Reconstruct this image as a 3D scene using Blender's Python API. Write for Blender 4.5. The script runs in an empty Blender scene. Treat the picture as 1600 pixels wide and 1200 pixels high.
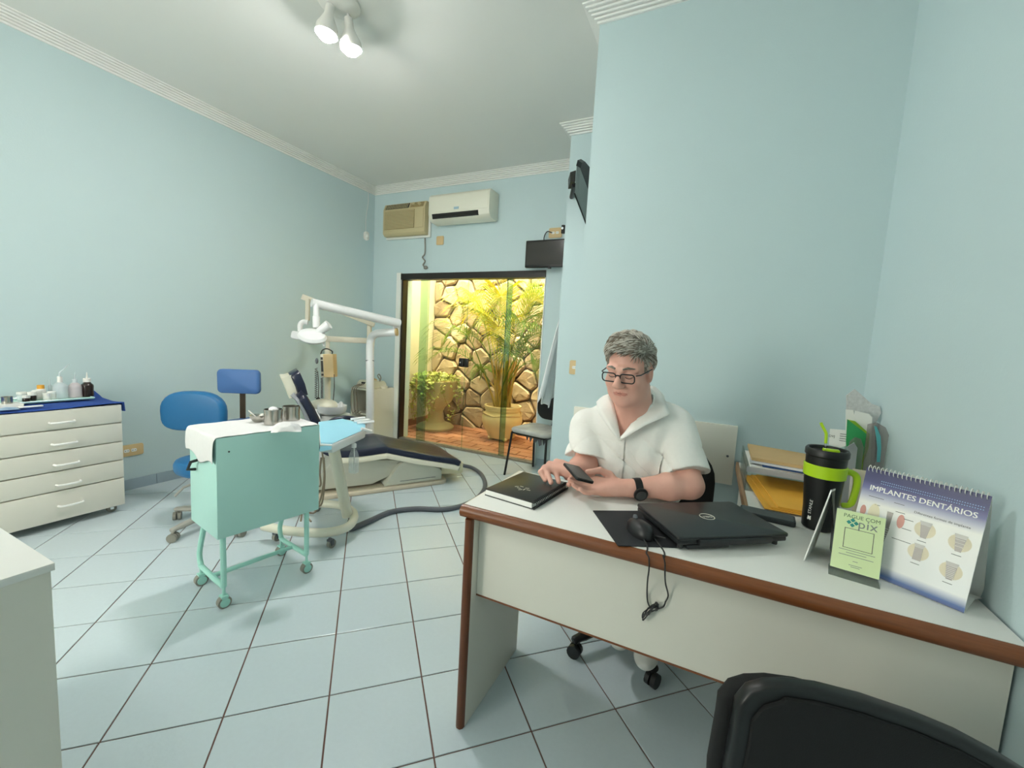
import bpy, bmesh, math, random
import numpy as np
from mathutils import Vector, Matrix
random.seed(7)
PI = math.pi
col = bpy.context.scene.collection
sc = bpy.context.scene

# ------------------------------------------------------------------ camera
CAM_H, F_PX = 1.31, 654.3
YAW, PITCH, ROLL = -0.4454, 0.1011, 0.0561
def _axes():
    fwd = Vector((math.sin(YAW)*math.cos(PITCH), math.cos(YAW)*math.cos(PITCH), -math.sin(PITCH)))
    right = Vector((math.cos(YAW), -math.sin(YAW), 0)); up = right.cross(fwd)
    r2 = math.cos(ROLL)*right + math.sin(ROLL)*up
    u2 = -math.sin(ROLL)*right + math.cos(ROLL)*up
    return r2, u2, fwd
C_R, C_U, C_F = _axes()
C_O = Vector((0, 0, CAM_H))
camd = bpy.data.cameras.new('camera'); cam = bpy.data.objects.new('camera', camd); col.objects.link(cam)
camd.sensor_fit = 'HORIZONTAL'; camd.sensor_width = 36.0; camd.lens = F_PX/1600*36.0
camd.clip_start = 0.02; camd.clip_end = 100
cam.matrix_world = Matrix((( C_R.x, C_U.x, -C_F.x, 0), (C_R.y, C_U.y, -C_F.y, 0), (C_R.z, C_U.z, -C_F.z, CAM_H), (0, 0, 0, 1)))
sc.camera = cam
def ray(x, y): return C_R*((x-800)/F_PX) - C_U*((y-600)/F_PX) + C_F
def onz(x, y, z=0.0): d = ray(x, y); return C_O + d*((z-CAM_H)/d.z)
def onx(x, y, X): d = ray(x, y); return C_O + d*(X/d.x)
def ony(x, y, Y): d = ray(x, y); return C_O + d*(Y/d.y)
def at(x, y, D): return C_O + ray(x, y)*D

# ------------------------------------------------------------------ world, sun, exposure
w = bpy.data.worlds.new('world'); sc.world = w; w.use_nodes = True
bg = w.node_tree.nodes['Background']; bg.inputs[0].default_value = (0.92, 0.95, 1.0, 1); bg.inputs[1].default_value = 6.5
sund = bpy.data.lights.new('sun', 'SUN'); sund.energy = 16.0; sund.angle = math.radians(25); sund.color = (1.0, 0.94, 0.84)
sun = bpy.data.objects.new('sun', sund); col.objects.link(sun); sun.rotation_euler = (math.radians(14), math.radians(-8), 0)
LAMP_MAIN, FILL_BACK, FILL_GLOBE, FILL_WINDOW = 190.0, 35.0, 5.0, 4.6          # glow of the ceiling lamp, and of the added back lamp, globe and window
sc.view_settings.view_transform = 'Standard'; sc.view_settings.look = 'None'
sc.view_settings.gamma = 1.0; sc.view_settings.use_curve_mapping = False
sc.view_settings.exposure = 1.36

# ------------------------------------------------------------------ materials
def lin(h):
    h = h.lstrip('#'); out = []
    for i in (0, 2, 4):
        c = int(h[i:i+2], 16)/255.0
        out.append(c/12.92 if c <= 0.04045 else ((c+0.055)/1.055)**2.4)
    return tuple(out)+(1.0,)
MATS = {}
def mat(name, hx, rough=0.5, metal=0.0, noise=0.05, scale=25.0, bump=0.0, bscale=200.0, spec=0.5, stretch=None, hx2=None, emit=0.0, alpha=1.0, trans=0.0, coat=0.0):
    if name in MATS: return MATS[name]
    m = bpy.data.materials.new(name); m.use_nodes = True; nt = m.node_tree; b = nt.nodes['Principled BSDF']
    c = lin(hx)
    tc = nt.nodes.new('ShaderNodeTexCoord'); src = tc.outputs['Object']
    if stretch:
        mp = nt.nodes.new('ShaderNodeMapping'); mp.inputs['Scale'].default_value = stretch
        nt.links.new(src, mp.inputs[0]); src = mp.outputs[0]
    n = nt.nodes.new('ShaderNodeTexNoise'); n.inputs['Scale'].default_value = scale; n.inputs['Detail'].default_value = 4
    nt.links.new(src, n.inputs['Vector'])
    mx = nt.nodes.new('ShaderNodeMix'); mx.data_type = 'RGBA'
    a = lin(hx2) if hx2 else tuple(max(0, v*(1-noise)) for v in c[:3])+(1,)
    d = c if hx2 else tuple(min(1, v*(1+noise)) for v in c[:3])+(1,)
    mx.inputs[6].default_value = a; mx.inputs[7].default_value = d
    nt.links.new(n.outputs['Fac'], mx.inputs[0]); nt.links.new(mx.outputs[2], b.inputs['Base Color'])
    b.inputs['Roughness'].default_value = rough; b.inputs['Metallic'].default_value = metal
    b.inputs['Specular IOR Level'].default_value = spec
    b.inputs['Coat Weight'].default_value = coat
    if trans: b.inputs['Transmission Weight'].default_value = trans
    if alpha < 1: b.inputs['Alpha'].default_value = alpha
    if emit:
        b.inputs['Emission Color'].default_value = c; b.inputs['Emission Strength'].default_value = emit
    if bump:
        n2 = nt.nodes.new('ShaderNodeTexNoise'); n2.inputs['Scale'].default_value = bscale; n2.inputs['Detail'].default_value = 3
        nt.links.new(src, n2.inputs['Vector'])
        bp = nt.nodes.new('ShaderNodeBump'); bp.inputs['Strength'].default_value = bump; bp.inputs['Distance'].default_value = 0.01
        nt.links.new(n2.outputs['Fac'], bp.inputs['Height']); nt.links.new(bp.outputs[0], b.inputs['Normal'])
    MATS[name] = m; return m
def clear_mat(name, hx, gloss=0.06, rough=0.02):
    """thin clear sheet: tinted see-through with a mirror share that grows at grazing angles"""
    if name in MATS: return MATS[name]
    m = bpy.data.materials.new(name); m.use_nodes = True; nt = m.node_tree
    for n in list(nt.nodes):
        if n.type == 'BSDF_PRINCIPLED': nt.nodes.remove(n)
    out = [n for n in nt.nodes if n.type == 'OUTPUT_MATERIAL'][0]
    t = nt.nodes.new('ShaderNodeBsdfTransparent'); t.inputs[0].default_value = lin(hx)
    g = nt.nodes.new('ShaderNodeBsdfGlossy'); g.inputs['Roughness'].default_value = rough
    lw = nt.nodes.new('ShaderNodeLayerWeight'); lw.inputs[0].default_value = 0.12
    ml = nt.nodes.new('ShaderNodeMath'); ml.operation = 'MULTIPLY_ADD'; ml.inputs[1].default_value = 0.6; ml.inputs[2].default_value = gloss*0.5
    mx = nt.nodes.new('ShaderNodeMixShader')
    nt.links.new(lw.outputs['Fresnel'], ml.inputs[0]); nt.links.new(ml.outputs[0], mx.inputs[0])
    nt.links.new(t.outputs[0], mx.inputs[1]); nt.links.new(g.outputs[0], mx.inputs[2]); nt.links.new(mx.outputs[0], out.inputs[0])
    MATS[name] = m; return m
def emit_mat(name, hx, s):
    if name in MATS: return MATS[name]
    m = bpy.data.materials.new(name); m.use_nodes = True; nt = m.node_tree
    b = nt.nodes['Principled BSDF']; b.inputs['Base Color'].default_value = lin(hx)
    b.inputs['Emission Color'].default_value = lin(hx); b.inputs['Emission Strength'].default_value = s
    MATS[name] = m; return m

# ------------------------------------------------------------------ mesh builder
WM = {}
def wm(o): return WM.get(o.name, Matrix.Identity(4)) if o else Matrix.Identity(4)
class MB:
    def __init__(s): s.v = []; s.f = []
    def add(s, vs, fs, M=None):
        k = len(s.v)
        for p in vs:
            p = Vector(p); s.v.append(M @ p if M else p)
        s.f += [tuple(i+k for i in q) for q in fs]; return s
    def box(s, x0, x1, y0, y1, z0, z1, M=None):
        vs = [(x0,y0,z0),(x1,y0,z0),(x1,y1,z0),(x0,y1,z0),(x0,y0,z1),(x1,y0,z1),(x1,y1,z1),(x0,y1,z1)]
        return s.add(vs, [(3,2,1,0),(4,5,6,7),(0,1,5,4),(1,2,6,5),(2,3,7,6),(3,0,4,7)], M)
    def prism(s, pts, a0, a1, axis='z', M=None, top=None):
        """polygon pts (2D) extruded from a0 to a1 along axis; top: other polygon at a1"""
        top = top or pts; n = len(pts)
        def mk(p, a): return {'z': (p[0], p[1], a), 'y': (p[0], a, p[1]), 'x': (a, p[0], p[1])}[axis]
        vs = [mk(p, a0) for p in pts]+[mk(p, a1) for p in top]
        fs = [tuple(range(n))[::-1], tuple(range(n, 2*n))]+[(i, (i+1) % n, n+(i+1) % n, n+i) for i in range(n)]
        return s.add(vs, fs, M)
    def tube(s, pts, r, seg=10, M=None, closed=False, flat=1.0):
        pts = [Vector(p) for p in pts]; n = len(pts); rr = r if isinstance(r, (list, tuple)) else [r]*n
        t0 = (pts[1]-pts[0]).normalized(); a = Vector((0, 0, 1)) if abs(t0.z) < 0.9 else Vector((1, 0, 0))
        u = t0.cross(a).normalized(); vs = []; fs = []
        for i, p in enumerate(pts):
            if closed: t = (pts[(i+1) % n]-pts[i-1]).normalized()
            else: t = (pts[min(i+1, n-1)]-pts[max(i-1, 0)]).normalized()
            u = (u-t*u.dot(t)).normalized(); w2 = t.cross(u)
            for k in range(seg):
                a2 = 2*PI*k/seg; vs.append(p+(u*math.cos(a2)+w2*math.sin(a2)*flat)*rr[i])
        for i in range(n if closed else n-1):
            j = (i+1) % n
            for k in range(seg):
                k2 = (k+1) % seg; fs.append((i*seg+k, i*seg+k2, j*seg+k2, j*seg+k))
        if not closed: fs += [tuple(range(seg))[::-1], tuple(range((n-1)*seg, n*seg))]
        return s.add(vs, fs, M)
    def lathe(s, prof, seg=24, M=None, cap=True):
        vs = []; fs = []; n = len(prof)
        for (r, z) in prof:
            for k in range(seg): a = 2*PI*k/seg; vs.append((r*math.cos(a), r*math.sin(a), z))
        for i in range(n-1):
            for k in range(seg):
                k2 = (k+1) % seg; fs.append((i*seg+k, i*seg+k2, (i+1)*seg+k2, (i+1)*seg+k))
        if cap: fs += [tuple(range(seg))[::-1], tuple(range((n-1)*seg, n*seg))]
        return s.add(vs, fs, M)
    def ell(s, c, r, seg=16, ring=10, M=None):
        if not isinstance(r, (tuple, list)): r = (r, r, r)
        vs = [(c[0], c[1], c[2]-r[2])]; fs = []
        for i in range(1, ring):
            t = PI*i/ring
            for k in range(seg):
                a = 2*PI*k/seg; vs.append((c[0]+r[0]*math.sin(t)*math.cos(a), c[1]+r[1]*math.sin(t)*math.sin(a), c[2]-r[2]*math.cos(t)))
        vs.append((c[0], c[1], c[2]+r[2])); e = len(vs)-1
        for k in range(seg):
            k2 = (k+1) % seg; fs.append((0, 1+k2, 1+k)); fs.append((e, e-seg+k, e-seg+k2))
        for i in range(ring-2):
            for k in range(seg):
                k2 = (k+1) % seg; b0 = 1+i*seg; fs.append((b0+k, b0+k2, b0+seg+k2, b0+seg+k))
        return s.add(vs, fs, M)
    def grid(s, P, M=None):
        """P[i][j] points -> sheet"""
        n, m2 = len(P), len(P[0]); vs = [p for r in P for p in r]
        fs = [(i*m2+j, i*m2+j+1, (i+1)*m2+j+1, (i+1)*m2+j) for i in range(n-1) for j in range(m2-1)]
        return s.add(vs, fs, M)
    def build(s, name, m, parent=None, world=False, smooth=True, bevel=0.0, segs=2, angle=35, solid=0.0, loc=None, sub=0):
        me = bpy.data.meshes.new(name)
        vs = s.v
        W = wm(parent)
        if world: Wi = W.inverted(); vs = [Wi @ Vector(p) for p in vs]
        if loc is not None: L = Vector(loc); vs = [Vector(p)-L for p in vs]
        me.from_pydata([tuple(p) for p in vs], [], s.f); me.update()
        bm = bmesh.new(); bm.from_mesh(me)
        bmesh.ops.recalc_face_normals(bm, faces=bm.faces)
        if bevel:
            es = [e for e in bm.edges if len(e.link_faces) == 2 and e.calc_face_angle(0) > 0.6]
            bmesh.ops.bevel(bm, geom=es, offset=bevel, segments=segs, profile=0.5, affect='EDGES', clamp_overlap=True)
        bm.to_mesh(me); bm.free()
        if smooth:
            me.polygons.foreach_set('use_smooth', [True]*len(me.polygons)); me.set_sharp_from_angle(angle=math.radians(angle))
        if isinstance(m, str): m = MATS[m]
        me.materials.append(m)
        o = bpy.data.objects.new(name, me); col.objects.link(o)
        if loc is not None: o.location = loc
        if parent: o.parent = parent
        WM[o.name] = W if loc is None else W @ Matrix.Translation(Vector(loc))
        if solid:
            sm = o.modifiers.new('solid', 'SOLIDIFY'); sm.thickness = solid; sm.offset = 0
        if sub:
            sm = o.modifiers.new('sub', 'SUBSURF'); sm.levels = sub; sm.render_levels = sub
        return o
def thing(name, label, cat, loc=(0, 0, 0), rotz=0.0, group=None):
    o = bpy.data.objects.new(name, None); col.objects.link(o); o.empty_display_size = 0.1
    o.location = loc; o.rotation_euler = (0, 0, rotz)
    WM[o.name] = Matrix.Translation(Vector(loc)) @ Matrix.Rotation(rotz, 4, 'Z')
    return tag(o, label, cat, group)
def tag(o, label=None, cat=None, group=None, kind=None):
    if label: o['label'] = label
    if cat: o['category'] = cat
    if group: o['group'] = group
    if kind: o['kind'] = kind
    return o
def struct(o, label=None): o['kind'] = 'structure'; return tag(o, label)
def T(x, y, z): return Matrix.Translation((x, y, z))
def RX(a): return Matrix.Rotation(a, 4, 'X')
def RY(a): return Matrix.Rotation(a, 4, 'Y')
def RZ(a): return Matrix.Rotation(a, 4, 'Z')
def frame(o, x, y):
    """matrix with origin o, local x along x, local y near y"""
    x = Vector(x).normalized(); z = x.cross(Vector(y)).normalized(); y = z.cross(x); o = Vector(o)
    return Matrix(((x.x, y.x, z.x, o.x), (x.y, y.y, z.y, o.y), (x.z, y.z, z.z, o.z), (0, 0, 0, 1)))
def text_mb(body, size, M, align='CENTER', depth=0.0002, spacing=1.0, bold=0.0):
    cu = bpy.data.curves.new('txt', 'FONT'); cu.body = body; cu.size = size; cu.align_x = align; cu.align_y = 'CENTER'
    cu.extrude = depth; cu.offset = bold; cu.space_character = spacing; cu.resolution_u = 3
    o = bpy.data.objects.new('txt', cu); col.objects.link(o)
    dg = bpy.context.evaluated_depsgraph_get(); me = o.evaluated_get(dg).to_mesh()
    b = MB(); b.add([v.co.copy() for v in me.vertices], [tuple(p.vertices) for p in me.polygons], M)
    o.evaluated_get(dg).to_mesh_clear(); bpy.data.objects.remove(o); bpy.data.curves.remove(cu)
    return b
def spline(pts, n=8):
    """Catmull-Rom through pts"""
    P = [Vector(p) for p in pts]; P = [P[0]*2-P[1]]+P+[P[-1]*2-P[-2]]; out = []
    for i in range(1, len(P)-2):
        for k in range(n):
            t = k/n; a, b, c, d = P[i-1], P[i], P[i+1], P[i+2]
            out.append(0.5*((2*b)+(c-a)*t+(2*a-5*b+4*c-d)*t*t+(3*b-a-3*c+d)*t**3))
    out.append(P[-2]); return out
def rrect(w, h, r, n=4, cx=0, cy=0):
    pts = []
    for (sx, sy, a0) in ((1, 1, 0), (-1, 1, 90), (-1, -1, 180), (1, -1, 270)):
        for k in range(n+1):
            a = math.radians(a0+90*k/n); pts.append((cx+sx*(w/2-r)+r*math.cos(a), cy+sy*(h/2-r)+r*math.sin(a)))
    return pts
def clip(poly, a, b, c):
    """keep a*x+b*y<=c"""
    out = []
    for i, p in enumerate(poly):
        q = poly[(i+1) % len(poly)]; dp = a*p[0]+b*p[1]-c; dq = a*q[0]+b*q[1]-c
        if dp <= 0: out.append(p)
        if dp*dq < 0: t = dp/(dp-dq); out.append((p[0]+(q[0]-p[0])*t, p[1]+(q[1]-p[1])*t))
    return out

# common materials
mat('wall_paint', '#c6d9db', 0.6, noise=0.015, scale=3, bump=0.05, bscale=120)
mat('ceiling_paint', '#e8e8e3', 0.8, noise=0.015, scale=2)
mat('cornice', '#f2f2ee', 0.6, noise=0.01)
mat('tile', '#c9d6db', 0.22, noise=0.03, scale=60, bump=0.04, bscale=90)
mat('grout', '#6f5148', 0.9, noise=0.1)
mat('skirting', '#9fb0ba', 0.35, noise=0.04)
mat('white_lam', '#e9e8e2', 0.35, noise=0.01, scale=8)
mat('cream_lam', '#e3dfd2', 0.45, noise=0.012, scale=8)
mat('wood', '#8c5430', 0.35, noise=0.25, scale=14, stretch=(1.0, 14, 14), hx2='#683718')
mat('wood_y', '#7c4526', 0.35, noise=0.25, scale=14, stretch=(14, 14, 1.0), hx2='#552a12')
mat('black_plastic', '#0d0d0d', 0.4, noise=0.05)
mat('black_fabric', '#080808', 0.85, noise=0.15, scale=300, bump=0.15, bscale=600)
mat('white_plastic', '#eceae4', 0.35, noise=0.01)
mat('beige_plastic', '#d9bd8c', 0.5, noise=0.03)
mat('chrome', '#d9d9d9', 0.15, metal=1.0, noise=0.02)
mat('steel', '#b9b6ae', 0.22, metal=1.0, noise=0.04)
mat('mint', '#b3e0d7', 0.4, noise=0.015, scale=6)
mat('mint_d', '#a9dfd2', 0.35, noise=0.015)
mat('blue_vinyl', '#1f6ba0', 0.38, noise=0.04, scale=40, bump=0.03, bscale=300)
mat('blue_vinyl2', '#4f78b4', 0.45, noise=0.04, scale=40)
mat('navy_vinyl', '#1b2036', 0.28, noise=0.05)
mat('dental', '#e2decb', 0.35, noise=0.015)
mat('dental_w', '#ebebea', 0.3, noise=0.01)
mat('xray_beige', '#cfc8b4', 0.4, noise=0.02)
mat('cable', '#5d6066', 0.5, noise=0.05)
mat('cable_d', '#2a2a2a', 0.5, noise=0.05)
mat('caster_grey', '#8c8a80', 0.5, noise=0.05)
mat('paper', '#f2f1ec', 0.8, noise=0.01)
mat('cloth_white', '#e4e3e2', 0.9, noise=0.03, scale=60, bump=0.1, bscale=300)
mat('ink', '#4a4a4a', 0.8)
# ------------------------------------------------------------------ the room
XL, XR, YB, YF, ZC = -3.994, 0.612, 4.103, -1.7, 3.10
YW, XW, YCOL, XCOL = 2.35, -0.72, 3.45, -1.233
DX0, DX1, DZ = -3.53, -1.64, 2.056
fl = struct(MB().box(XL, XR, YF, YB+0.02, -0.10, -0.004).build('floor', 'grout'), 'pale blue diagonal floor tiles with brown joints')
TS, TO, TA = 0.32908, (-1.8416, 0.3055), math.radians(44.61)
ux, uy = (math.cos(TA), math.sin(TA)), (-math.sin(TA), math.cos(TA))
def tile_mesh(poly, name):
    cx = sum(p[0] for p in poly)/len(poly); cy = sum(p[1] for p in poly)/len(poly)
    top = [(cx+(p[0]-cx)*0.985, cy+(p[1]-cy)*0.985) for p in poly]
    n = len(poly); vs = [(p[0], p[1], -0.004) for p in poly]+[(p[0], p[1], -0.0009) for p in poly]+[(p[0], p[1], 0.0) for p in top]
    fs = [(a*n+i, a*n+(i+1) % n, (a+1)*n+(i+1) % n, (a+1)*n+i) for a in range(2) for i in range(n)]+[tuple(range(2*n, 3*n))]
    me = bpy.data.meshes.new(name); me.from_pydata(vs, [], fs); me.materials.append(MATS['tile']); return me
g = 0.0028
full = [(g, g), (TS-g, g), (TS-g, TS-g), (g, TS-g)]
fullw = [(ux[0]*p[0]+uy[0]*p[1], ux[1]*p[0]+uy[1]*p[1]) for p in full]
tm = tile_mesh(fullw, 'floor_tile')
for i in range(-14, 22):
    for j in range(-16, 20):
        ox = TO[0]+TS*(i*ux[0]+j*uy[0]); oy = TO[1]+TS*(i*ux[1]+j*uy[1])
        poly = [(ox+p[0], oy+p[1]) for p in fullw]
        if all(p[0] < XL+0.01 for p in poly) or all(p[0] > XR-0.01 for p in poly) or all(p[1] < -0.9 for p in poly) or all(p[1] > YB+0.01 for p in poly): continue
        if all(p[0] > XW+0.02 and p[1] > YW+0.02 for p in poly): continue
        inside = all(XL <= p[0] <= XR and -1.6 <= p[1] <= YB+0.02 for p in poly)
        if inside: me, loc = tm, (ox, oy, 0)
        else:
            q = clip(clip(clip(clip(poly, 1, 0, XR), -1, 0, -XL), 0, 1, YB+0.02), 0, -1, 1.6)
            if len(q) < 3: continue
            me, loc = tile_mesh([(p[0]-ox, p[1]-oy) for p in q], 'floor_tile_cut'), (ox, oy, 0)
        o = bpy.data.objects.new('floor_tile', me); col.objects.link(o); o.location = loc; o.parent = fl

TH = 0.22
struct(MB().box(XL-TH, XL, YF-TH, YB+TH, -0.1, ZC+0.1).build('wall_left', 'wall_paint'))
b = MB(); b.box(XL, DX0, YB, YB+0.2, -0.1, ZC+0.1); b.box(DX0, DX1, YB, YB+0.2, DZ, ZC+0.1); b.box(DX1, XR, YB, YB+0.2, -0.1, ZC+0.1)
struct(b.build('wall_back', 'wall_paint', smooth=False))
WX0, WX1, WZ0, WZ1 = -3.3, -1.9, 0.95, 2.15
b = MB(); b.box(XL-TH, WX0, YF-TH, YF, -0.1, ZC+0.1); b.box(WX1, XR+TH, YF-TH, YF, -0.1, ZC+0.1); b.box(WX0, WX1, YF-TH, YF, -0.1, WZ0); b.box(WX0, WX1, YF-TH, YF, WZ1, ZC+0.1)
struct(b.build('wall_front', 'wall_paint', smooth=False))
wf = MB()  # window added behind the camera, its panes glow as frontal fill
for (x0, x1, z0, z1) in ((WX0, WX0+.05, WZ0, WZ1), (WX1-.05, WX1, WZ0, WZ1), (WX0, WX1, WZ0, WZ0+.05), (WX0, WX1, WZ1-.05, WZ1), ((WX0+WX1)/2-.025, (WX0+WX1)/2+.025, WZ0, WZ1)): wf.box(x0, x1, YF-.12, YF-.06, z0, z1)
wf = struct(wf.build('fill_window', mat('fill_window_frame', '#efefe9', .5), smooth=False), 'added white framed window with glowing panes for fill light')
for (x0, x1) in ((WX0+.05, (WX0+WX1)/2-.025), ((WX0+WX1)/2+.025, WX1-.05)): MB().box(x0, x1, YF-.10, YF-.09, WZ0+.05, WZ1-.05).build('fill_pane', emit_mat('fill_pane_glow', '#fffcee', FILL_WINDOW), wf, smooth=False)
struct(MB().box(XR, XR+TH, YF, YB, -0.1, ZC+0.1).build('wall_right', 'wall_paint'))
struct(MB().box(XW, XR, YW, YCOL, -0.1, ZC+0.1).build('wall_desk', 'wall_paint'))
struct(MB().box(XCOL, XR, YCOL, YB, -0.1, ZC+0.1).build('wall_column', 'wall_paint'))
struct(MB().box(XL-TH, XR+TH, YF-TH, YB+0.2, ZC, ZC+0.15).build('ceiling', 'ceiling_paint'))

# stepped cornice all round, mitred
loop = [(XL, YF), (XR, YF), (XR, YW), (XW, YW), (XW, YCOL), (XCOL, YCOL), (XCOL, YB), (XL, YB)]
prof = [(0, 3.022), (0.012, 3.022), (0.012, 3.034)]
for i in range(5):
    d = 0.012+0.0135*(i+1); prof += [(d-0.020, 3.034+0.0135*i), (d-0.020, 3.0375+0.0135*i), (d-.002, 3.0375+0.0135*i), (d, 3.0395+0.0135*i), (d, 3.034+0.0135*(i+1))]
prof += [(prof[-1][0], ZC-0.0005), (0, ZC-0.0005)]
vs = []; fs = []; n = len(loop); k = len(prof)
for i, p in enumerate(loop):
    a = Vector(p)-Vector(loop[i-1]); c = Vector(loop[(i+1) % n])-Vector(p)
    a = a.normalized(); c = c.normalized(); na = Vector((-a.y, a.x)); nc = Vector((-c.y, c.x)); off = na+nc
    vs += [(p[0]+off.x*d, p[1]+off.y*d, z) for (d, z) in prof]
for i in range(n):
    j = (i+1) % n
    fs += [(i*k+q, i*k+q+1, j*k+q+1, j*k+q) for q in range(k-1)]
struct(MB().add(vs, fs).build('trim_1', 'cornice', smooth=False))

# skirting tiles
def skirting(name, a, b2, nrm, L=0.33):
    a, b2 = Vector(a), Vector(b2); d = (b2-a); ln = d.length; d.normalize(); nn = Vector(nrm)
    root = bpy.data.objects.new(name, None); col.objects.link(root); struct(root)
    s = 0.0
    while s < ln-0.02:
        e = min(s+L, ln); p = a+d*s; q = a+d*(e-0.003)
        pts = [(p.x, p.y), (q.x, q.y), (q.x+nn.x*0.011, q.y+nn.y*0.011), (p.x+nn.x*0.011, p.y+nn.y*0.011)]
        MB().prism(pts, 0, 0.082).build('skirting_tile', 'skirting', root, smooth=False); s = e
skirting('baseboard_left', (XL, 0.10), (XL, YB), (1, 0))
skirting('baseboard_back', (XL+0.02, YB), (DX0-0.06, YB), (0, -1))
skirting('baseboard_right', (DX1+0.02, YB), (XCOL-0.02, YB), (0, -1))
skirting('baseboard_desk', (XW, YW), (XR, YW), (0, -1))
skirting('baseboard_column', (XCOL, YCOL), (XW, YCOL), (0, -1))

# ------------------------------------------------------------------ sliding glass door
mat('door_dark', '#1f1814', 0.4, noise=0.08)
mat('white_casing', '#eef0ea', 0.4, noise=0.01)
clear_mat('door_glass', '#f2f8f1', 0.05)
clear_mat('glass_green', '#e6f6ea', 0.12)
dr = struct(MB().box(DX0, DX1, YB-0.02, YB+0.09, 1.985, DZ).build('door_1', 'door_dark', smooth=False), 'sliding glass door with dark top rail onto the patio')
MB().box(DX0, DX0+0.022, YB+0.0, YB+0.09, 0, 1.985).build('jamb', 'door_dark', dr, smooth=False)
MB().box(DX0+0.022, DX1, YB+0.0, YB+0.09, 0.0, 0.018).build('threshold', mat('sill', '#8c8576', 0.5, noise=0.1), dr, smooth=False)
MB().box(DX0-0.068, DX0, YB-0.018, YB, 0, DZ+0.01).build('casing', 'white_casing', dr, smooth=False)
MB().box(DX1-0.006, DX1+0.004, YB-0.01, YB+0.09, 0, 1.985).build('casing', 'white_casing', dr, smooth=False)
for (x0, x1, y) in ((DX0+0.022, -3.16, YB+0.06), (-3.262, -2.600, YB+0.035), (-2.594, -2.032, YB+0.035), (-2.108, DX1-0.006, YB+0.06)):
    gp = MB().box(x0, x1, y, y+0.008, 0.018, 1.985).build('glass_pane', 'door_glass', dr, smooth=False)
    e0 = x1 if x0 < -3.4 else x0
    MB().box(e0-0.004, e0+0.004, y-0.001, y+0.009, 0.018, 1.985).build('pane_edge', 'glass_green', gp, smooth=False)
for (x0, x1) in ((-3.258, -3.166), (-2.104, -2.036)):
    MB().box(x0, x1, YB+0.046, YB+0.052, 0.018, 1.985).build('overlap_band', 'glass_green', dr, smooth=False)  # added green sheet standing for the tint where two panes overlap
lt = MB().box(-2.665, -2.602, YB+0.01, YB+0.034, 0.985, 1.085).build('latch', 'black_plastic', dr, bevel=0.004)
MB().box(-2.592, -2.540, YB+0.01, YB+0.034, 0.985, 1.085).build('latch_keeper', 'black_plastic', dr, bevel=0.004)
MB().lathe([(0.0, 0), (0.009, 0), (0.009, 0.006), (0, 0.006)], 12, T(-2.64, YB+0.004, 1.035) @ RX(-PI/2), cap=False).build('key_cylinder', 'chrome', lt)

# ------------------------------------------------------------------ patio
mat('terracotta', '#cc9270', 0.6, noise=0.18, scale=9, hx2='#b3714f')
mat('patio_cream', '#efe3c8', 0.8, noise=0.03, scale=3)
mat('stone', '#bfa483', 0.85, noise=0.3, scale=9, bump=0.6, bscale=28, hx2='#7d6850')
mat('stone2', '#cdb596', 0.85, noise=0.3, scale=8, bump=0.6, bscale=24, hx2='#937c60')
mat('mortar', '#6b5a47', 0.95, noise=0.2, scale=20, bump=0.4, bscale=60)
PX0, PX1, PY0, PY1 = -3.93, -0.95, YB+0.2, 5.34
pf = struct(MB().box(PX0-0.2, PX1+0.2, YB+0.02, PY1+0.2, -0.1, -0.012).build('floor_patio', mat('patio_joint', '#6e4630', 0.9)), 'terracotta tile patio floor')
tw, tl = 0.155, 0.30; r = 0; y = YB+0.1
tmesh = bpy.data.meshes.new('terracotta_tile'); bb = MB().box(0, tl-0.014, 0, tw-0.014, -0.012, 0.0)
tmesh.from_pydata([tuple(p) for p in bb.v], [], bb.f); tmesh.materials.append(MATS['terracotta'])
while y < PY1-0.02:
    x = PX0-(0.15 if r % 2 else 0.0)
    while x < PX1:
        x0, x1 = max(x, PX0), min(x+tl-0.014, PX1)
        if x1-x0 > 0.03 and not (x > -1.2):
            o = bpy.data.objects.new('terracotta_tile', tmesh); col.objects.link(o); o.parent = pf
            o.location = (x0, y, 0.004*random.random()-0.002); o.scale = ((x1-x0)/(tl-0.014), min(1, (PY1-y)/tw), 1)
        x += tl
    y += tw; r += 1
ws = struct(MB().box(PX0-0.15, PX0, PY0-0.02, PY1+0.15, -0.1, 3.0).build('wall_patio_left', 'patio_cream'), 'cream patio side wall')
MB().box(PX0, PX0+0.012, PY0, PY1-0.06, 0, 0.10).build('skirting_tile', 'terracotta', ws)
struct(MB().box(PX1, PX1+0.15, PY0, PY1+0.15, -0.1, 3.0).build('wall_patio_right', 'patio_cream'))
sw = struct(MB().box(PX0, PX1, PY1, PY1+0.2, -0.1, 3.0).build('wall_patio_stone', 'mortar'), 'patio wall of irregular brown stones')
seeds = []
rs = random.Random(11)
for _ in range(4000):
    p = (rs.uniform(PX0, -1.2), rs.uniform(0, 2.75))
    if all((p[0]-q[0])**2+((p[1]-q[1])*1.15)**2 > 0.235**2 for q in seeds): seeds.append(p)
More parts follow.
